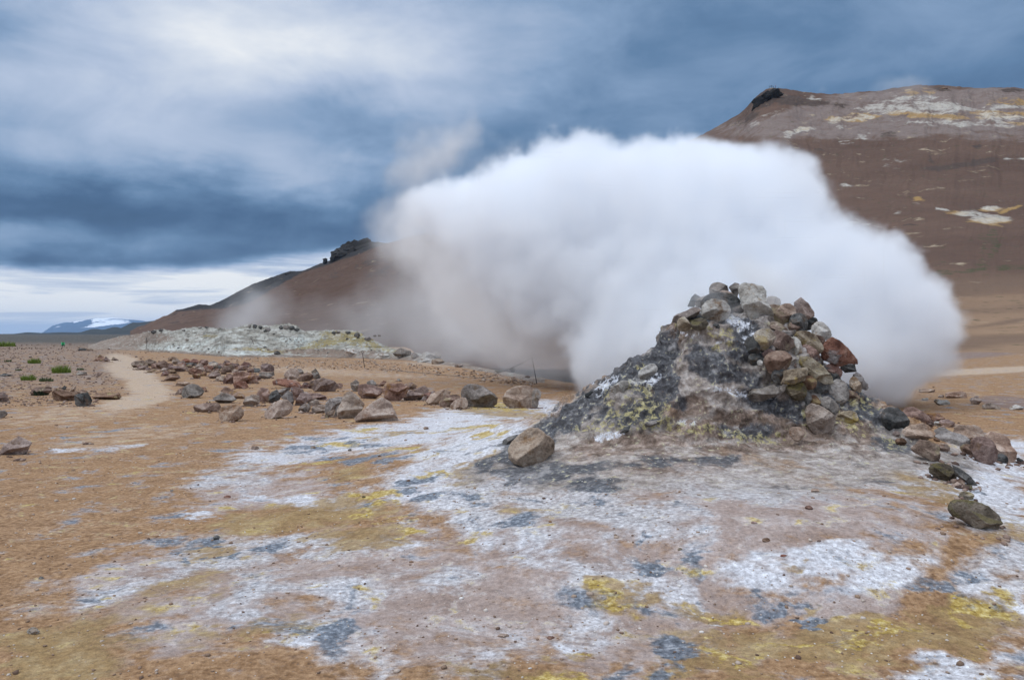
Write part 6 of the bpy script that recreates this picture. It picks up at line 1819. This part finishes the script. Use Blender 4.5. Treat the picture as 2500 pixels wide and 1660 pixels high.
G_CHIP = gmat('crust_chips', (0.20, 0.11, 0.06), (0.42, 0.34, 0.28), (0.66, 0.62, 0.58))
scatter_gravel('crust_flakes', "thin flakes of mineral crust littering the foreground", 9000, area_crust, lambda r, m, y: r.uniform(0.0025, 0.0065, m) * (1 + 0.06 * y) * np.where(r.rand(m) < .06, 2.2, 1), 31, G_CHIP, lambda x, y: ground_z(x, y) - 0.001)

# ---------------------------------------------------------------- grass and plants
def grass_mat(name, a, b):
    def fn(t, bs):
        rnd = t.new('ShaderNodeNewGeometry').outputs['Random Per Island']
        t.put(bs.inputs['Base Color'], t.mix(rnd, a, b))
    return simple_mat(name, fn, 0.8, 0.2)


G_GREEN = grass_mat('fresh_grass', (0.10, 0.16, 0.025), (0.24, 0.30, 0.06))
G_DULL = grass_mat('dull_grass', (0.06, 0.085, 0.035), (0.13, 0.15, 0.07))
G_BUSH = grass_mat('dark_leaves', (0.022, 0.045, 0.028), (0.055, 0.085, 0.05))


def tuft(px, py_base, wpx, hpx, n, mat, label, leafy=False, name='grass_tuft', cat='grass tuft'):
    x0, Y0, z0 = cast(px, py_base)
    m = Y0 / FPX
    W, H = wpx * m / 2, hpx * m
    rr = np.random.RandomState(int(px * 7 + py_base))
    vs, fs = [], []
    for k in range(n):
        a, r = rr.uniform(0, 2 * np.pi), np.sqrt(rr.rand())
        bx, by = r * np.cos(a) * W * .9, r * np.sin(a) * W * .7
        h = H * rr.uniform(.45, 1.35) * (1 - 0.45 * r * r)
        lx, ly = np.array([np.cos(a), np.sin(a)]) * h * rr.uniform(.1, .5)
        wd = max(0.004, 0.5 * m) * rr.uniform(.8, 1.6) * (2.2 if leafy else 1)
        ta = rr.uniform(0, np.pi)
        ex, ey = np.cos(ta) * wd, np.sin(ta) * wd
        z = float(ground_z(np.array([x0 + bx]), np.array([Y0 + by]))[0]) - z0 - 0.01
        if leafy:
            z += H * rr.uniform(0, .6)
            h *= .5
        b = len(vs)
        vs += [(bx - ex, by - ey, z), (bx + ex, by + ey, z), (bx + lx * .4 + ex * .8, by + ly * .4 + ey * .8, z + h * .6), (bx + lx * .4 - ex * .8, by + ly * .4 - ey * .8, z + h * .6), (bx + lx, by + ly, z + h)]
        fs += [(b, b + 1, b + 2), (b, b + 2, b + 3), (b + 3, b + 2, b + 4)]
    me = mesh_from(name, vs, fs, mat, smooth=False)
    o = link_obj(bpy.data.objects.new(name, me))
    o.location = (x0, Y0, z0)
    tag(o, label, cat, "grass tufts in the stony field")
    return o


tuft(150, 910, 47, 19, 420, G_GREEN, "bright green grass tuft, biggest in the stony field")
tuft(84, 887, 32, 13, 260, G_GREEN, "low green grass tuft left of and behind the biggest tuft")
tuft(69, 928, 38, 14, 300, G_GREEN, "green grass tuft at the lower left, in front of the others")
tuft(113, 931, 35, 11, 240, G_DULL, "dull green grass tuft right beside the lower left green one")
tuft(14, 846, 48, 13, 360, G_GREEN, "wide bank of green grass at the left edge near the horizon")
tuft(19, 883, 18, 6, 120, G_DULL, "tiny faded grass tuft near the left edge")
tuft(196, 904, 20, 7, 90, G_DULL, "thin faded grass tuft right of the biggest tuft")
tuft(45, 905, 18, 6, 90, G_DULL, "thin faded grass tuft behind the lower left green one")
tuft(98, 965, 42, 16, 420, G_BUSH, "dark green leafy plant growing by the low dark bank", True, 'leafy_plant', 'plant')


# ---------------------------------------------------------------- rods and guard rope
def tube(name, pts, rad, mat, sides=6):
    pts = np.array(pts, float)
    vs, fs = [], []
    for i, p in enumerate(pts):
        d = pts[min(i + 1, len(pts) - 1)] - pts[max(i - 1, 0)]
        d /= np.linalg.norm(d)
        up = np.array([0, 0, 1.0]) if abs(d[2]) < .9 else np.array([0, 1.0, 0])
        a = np.cross(d, up); a /= np.linalg.norm(a)
        b = np.cross(d, a)
        for k in range(sides):
            t_ = 2 * np.pi * k / sides
            vs.append(p + rad * (a * np.cos(t_) + b * np.sin(t_)))
    n = len(pts)
    for i in range(n - 1):
        for k in range(sides):
            fs.append((i * sides + k, i * sides + (k + 1) % sides, (i + 1) * sides + (k + 1) % sides, (i + 1) * sides + k))
    return mesh_from(name, vs, fs, mat)


M_ROD = simple_mat('rusty_rod', lambda t, bs: t.put(bs.inputs['Base Color'], t.mix(t.noise(t.new('ShaderNodeNewGeometry').outputs['Position'], 9, 4), (0.02, 0.014, 0.012), (0.07, 0.04, 0.03))), 0.7, 0.4)
M_ROPE = simple_mat('grey_rope', lambda t, bs: t.put(bs.inputs['Base Color'], t.mix(t.noise(t.new('ShaderNodeNewGeometry').outputs['Position'], 30, 3), (0.14, 0.12, 0.11), (0.26, 0.23, 0.21))), 0.9, 0.2)
tops = {}


def rod(key, bx, by, tx, ty, label, rad=0.012):
    x, Y, z = cast(bx, by)
    t = P(tx, ty, Y)
    root = link_obj(bpy.data.objects.new('rope_post', None))
    root.location = (x, Y, z)
    tag(root, label, 'post', "thin metal rods holding the guard rope")
    L = np.array([t[0] - x, 0.0, t[2] - z])
    me = tube('rod', [(-L * .08), L * 0.0, L * .5, L], rad, M_ROD)
    ro = link_obj(bpy.data.objects.new('rod', me))
    ro.parent = root
    ang = np.linspace(0, 2 * np.pi, 13)
    er = rad * 3.0
    ring = [(L[0] + er * math.sin(a), 0, L[2] + er - er * math.cos(a)) for a in ang]
    el_ = link_obj(bpy.data.objects.new('rope_eye', tube('rope_eye', ring, rad * .7, M_ROD)))
    el_.parent = root
    tops[key] = (x + L[0], Y, z + L[2] * 0.97)


rod('a', 890, 898, 885, 862, "upright black rod in the middle, right of the yellowish ridge slope", 0.016)
rod('b', 1310.5, 937, 1299, 872, "tall rod fading into the steam on the right, left of the mound", 0.013)
rod('c', 633, 870, 614, 827, "long rod leaning to the left in front of the white ridge", 0.020)
rod('d', 358, 857, 358, 828, "upright rod standing in the white patch at the left foot of the ridge", 0.018)
rod('e', 318, 849, 317.5, 822, "leftmost thin rod, beside the pale pointed rock", 0.016)
rod('f', 345, 838, 345, 826, "short far rod between the two leftmost rods", 0.016)


def rope(k1, k2, sag, label):
    a, b = np.array(tops[k1]), np.array(tops[k2])
    ts = np.linspace(0, 1, 41)
    pts = a[None] * (1 - ts)[:, None] + b[None] * ts[:, None]
    pts[:, 2] -= sag * 4 * ts * (1 - ts)
    g = ground_z(pts[:, 0], pts[:, 1]) + 0.03
    pts[:, 2] = np.maximum(pts[:, 2], g)
    o = link_obj(bpy.data.objects.new('rope', tube('rope', pts, 0.011, M_ROPE, 5)))
    tag(o, label, 'rope', "spans of the guard rope")


rope('a', 'b', 1.1, "slack rope span from the upright black rod to the rod in the steam")
rope('c', 'a', 0.75, "rope span between the leaning rod and the upright black rod")
rope('d', 'c', 0.7, "long rope span along the foot of the white ridge, left of the leaning rod")
rope('e', 'f', 0.2, "short rope span between the leftmost rods")


# ---------------------------------------------------------------- people
def person(loc, h, pose, jacket, trousers, label, rotz=0.0, group=None):
    s = h / 1.75
    if pose == 'stand':
        J = {'pel': (0, 0, .95), 'che': (0, 0, 1.32), 'nek': (0, 0, 1.50), 'hed': (0, -.02, 1.60), 'top': (0, -.01, 1.72),
             'shl': (-.19, 0, 1.43), 'ell': (-.27, .02, 1.15), 'hal': (-.25, -.10, .92), 'shr': (.19, 0, 1.43), 'elr': (.27, .02, 1.15), 'har': (.25, -.10, .92),
             'hil': (-.10, 0, .88), 'knl': (-.12, -.02, .48), 'anl': (-.13, .02, .07), 'tol': (-.14, -.14, .03), 'hir': (.10, 0, .88), 'knr': (.12, -.03, .48), 'anr': (.14, .02, .07), 'tor': (.15, -.14, .03)}
    else:   # sitting or crouching, leaning forward
        J = {'pel': (0, .10, .36), 'che': (0, -.06, .70), 'nek': (0, -.14, .86), 'hed': (0, -.19, .95), 'top': (0, -.20, 1.07),
             'shl': (-.19, -.10, .80), 'ell': (-.26, -.26, .60), 'hal': (-.14, -.44, .50), 'shr': (.19, -.10, .80), 'elr': (.26, -.26, .60), 'har': (.14, -.44, .50),
             'hil': (-.10, .06, .34), 'knl': (-.17, -.36, .50), 'anl': (-.15, -.24, .07), 'tol': (-.17, -.40, .03), 'hir': (.10, .06, .34), 'knr': (.17, -.36, .50), 'anr': (.15, -.24, .07), 'tor': (.17, -.40, .03)}
    E = [('pel', 'che'), ('che', 'nek'), ('nek', 'hed'), ('hed', 'top'), ('che', 'shl'), ('shl', 'ell'), ('ell', 'hal'), ('che', 'shr'), ('shr', 'elr'), ('elr', 'har'),
         ('pel', 'hil'), ('hil', 'knl'), ('knl', 'anl'), ('anl', 'tol'), ('pel', 'hir'), ('hir', 'knr'), ('knr', 'anr'), ('anr', 'tor')]
    RD = {'pel': .15, 'che': .17, 'nek': .07, 'hed': .10, 'top': .08, 'shl': .08, 'shr': .08, 'ell': .055, 'elr': .055, 'hal': .04, 'har': .04, 'hil': .10, 'hir': .10, 'knl': .07, 'knr': .07, 'anl': .05, 'anr': .05, 'tol': .04, 'tor': .04}
    ks = list(J)
    me = bpy.data.meshes.new('person')
    me.from_pydata([tuple(c * s for c in J[k]) for k in ks], [(ks.index(a), ks.index(b)) for a, b in E], [])
    o = link_obj(bpy.data.objects.new('person', me))
    md = o.modifiers.new('skin', 'SKIN')
    sv = me.skin_vertices[0].data if me.skin_vertices else None
    if sv is None:
        bpy.context.view_layer.objects.active = o
        bpy.context.view_layer.update()
    if not me.skin_vertices:
        import bmesh as _b
        bm = _b.new(); bm.from_mesh(me); lay = bm.verts.layers.skin.verify(); bm.verts.ensure_lookup_table()
        for i, k in enumerate(ks):
            bm.verts[i][lay].radius = (RD[k] * s, RD[k] * s)
            bm.verts[i][lay].use_root = (k == 'pel')
        bm.to_mesh(me); bm.free()
    else:
        for i, k in enumerate(ks):
            me.skin_vertices[0].data[i].radius = (RD[k] * s, RD[k] * s)
            me.skin_vertices[0].data[i].use_root = (k == 'pel')
    o.modifiers.new('smooth', 'SUBSURF').levels = 1
    o.modifiers[-1].render_levels = 1
    zt, zj = (0.90, 1.50) if pose == 'stand' else (0.42, 0.87)

    def fn(t, bs):
        z = t.sep(t.new('ShaderNodeTexCoord').outputs['Object'])[2]
        c = t.mix(t.m('GREATER_THAN', z, zt * s), trousers, jacket)
        c = t.mix(t.m('GREATER_THAN', z, zj * s), c, (0.42, 0.26, 0.19))
        c = t.mix(t.m('GREATER_THAN', z, (zj + 0.13) * s), c, (0.035, 0.025, 0.02))
        t.put(bs.inputs['Base Color'], c)
    me.materials.append(simple_mat('person_clothes', fn, 0.8, 0.3))
    o.location = loc
    o.rotation_euler = (0, 0, rotz)
    tag(o, label, 'person', group)
    return o


gx, gy, gz = cast(153, 848)
gy = min(gy, 92.0)
g3 = P(153, 846.5, gy)
person((g3[0], gy, float(ground_z(np.array([g3[0]]), np.array([gy]))[0])), 1.2, 'crouch', (0.03, 0.42, 0.16), (0.03, 0.10, 0.06), "person in a bright green jacket crouching far off in the stony field", 0.8)
for (px_, top, base, jk, lb, po, rz_) in [
    (1879.5, 209.5, 215.8, (0.02, 0.03, 0.04), "person in dark clothes, leftmost on the rocky summit", 'stand', .4),
    (1884.0, 208.2, 215.6, (0.02, 0.05, 0.06), "person in dark teal, tallest of the summit group", 'stand', -.5),
    (1888.0, 210.2, 215.8, (0.02, 0.04, 0.05), "shorter person in dark clothes next to the tallest on the summit", 'stand', 2.0),
    (1893.2, 208.2, 215.4, (0.30, 0.03, 0.04), "person in a red jacket standing a little apart on the summit", 'stand', 1.0),
    (1899.5, 214.2, 218.0, (0.02, 0.05, 0.05), "person in dark clothes sitting at the right of the summit", 'sit', .3)]:
    q0, q1 = P(px_, base, 498), P(px_, top, 498)
    hh = (q1[2] - q0[2])
    person(q0, hh if po == 'stand' else hh * 1.6, po, jk, (0.02, 0.02, 0.03), lb, rz_, "tiny people on the summit of the right hill")


# ---------------------------------------------------------------- air
def build_haze():
    bm = bmesh.new()
    bmesh.ops.create_cube(bm, size=1.0)
    me = bpy.data.meshes.new('haze')
    bm.to_mesh(me)
    bm.free()
    mat = bpy.data.materials.new('air')
    mat.use_nodes = True
    t = mat.node_tree
    t.nodes.clear()
    mo = t.nodes.new('ShaderNodeOutputMaterial')
    pv = t.nodes.new('ShaderNodeVolumePrincipled')
    pv.inputs['Color'].default_value = (0.42, 0.66, 1.0, 1)
    pv.inputs['Density'].default_value = HAZE
    t.links.new(pv.outputs[0], mo.inputs['Volume'])
    me.materials.append(mat)
    o = link_obj(bpy.data.objects.new('haze', me))
    lo, hi = (-47000.0, -47000.0, -25.0), (47000.0, 47000.0, 520.0)
    o.location = [(a + b) / 2 for a, b in zip(lo, hi)]
    o.scale = [b - a for a, b in zip(lo, hi)]
    tag(o, "thin blue air between the camera and the far mountain", 'haze', kind='stuff')


HAZE = 3.0e-5
build_haze()
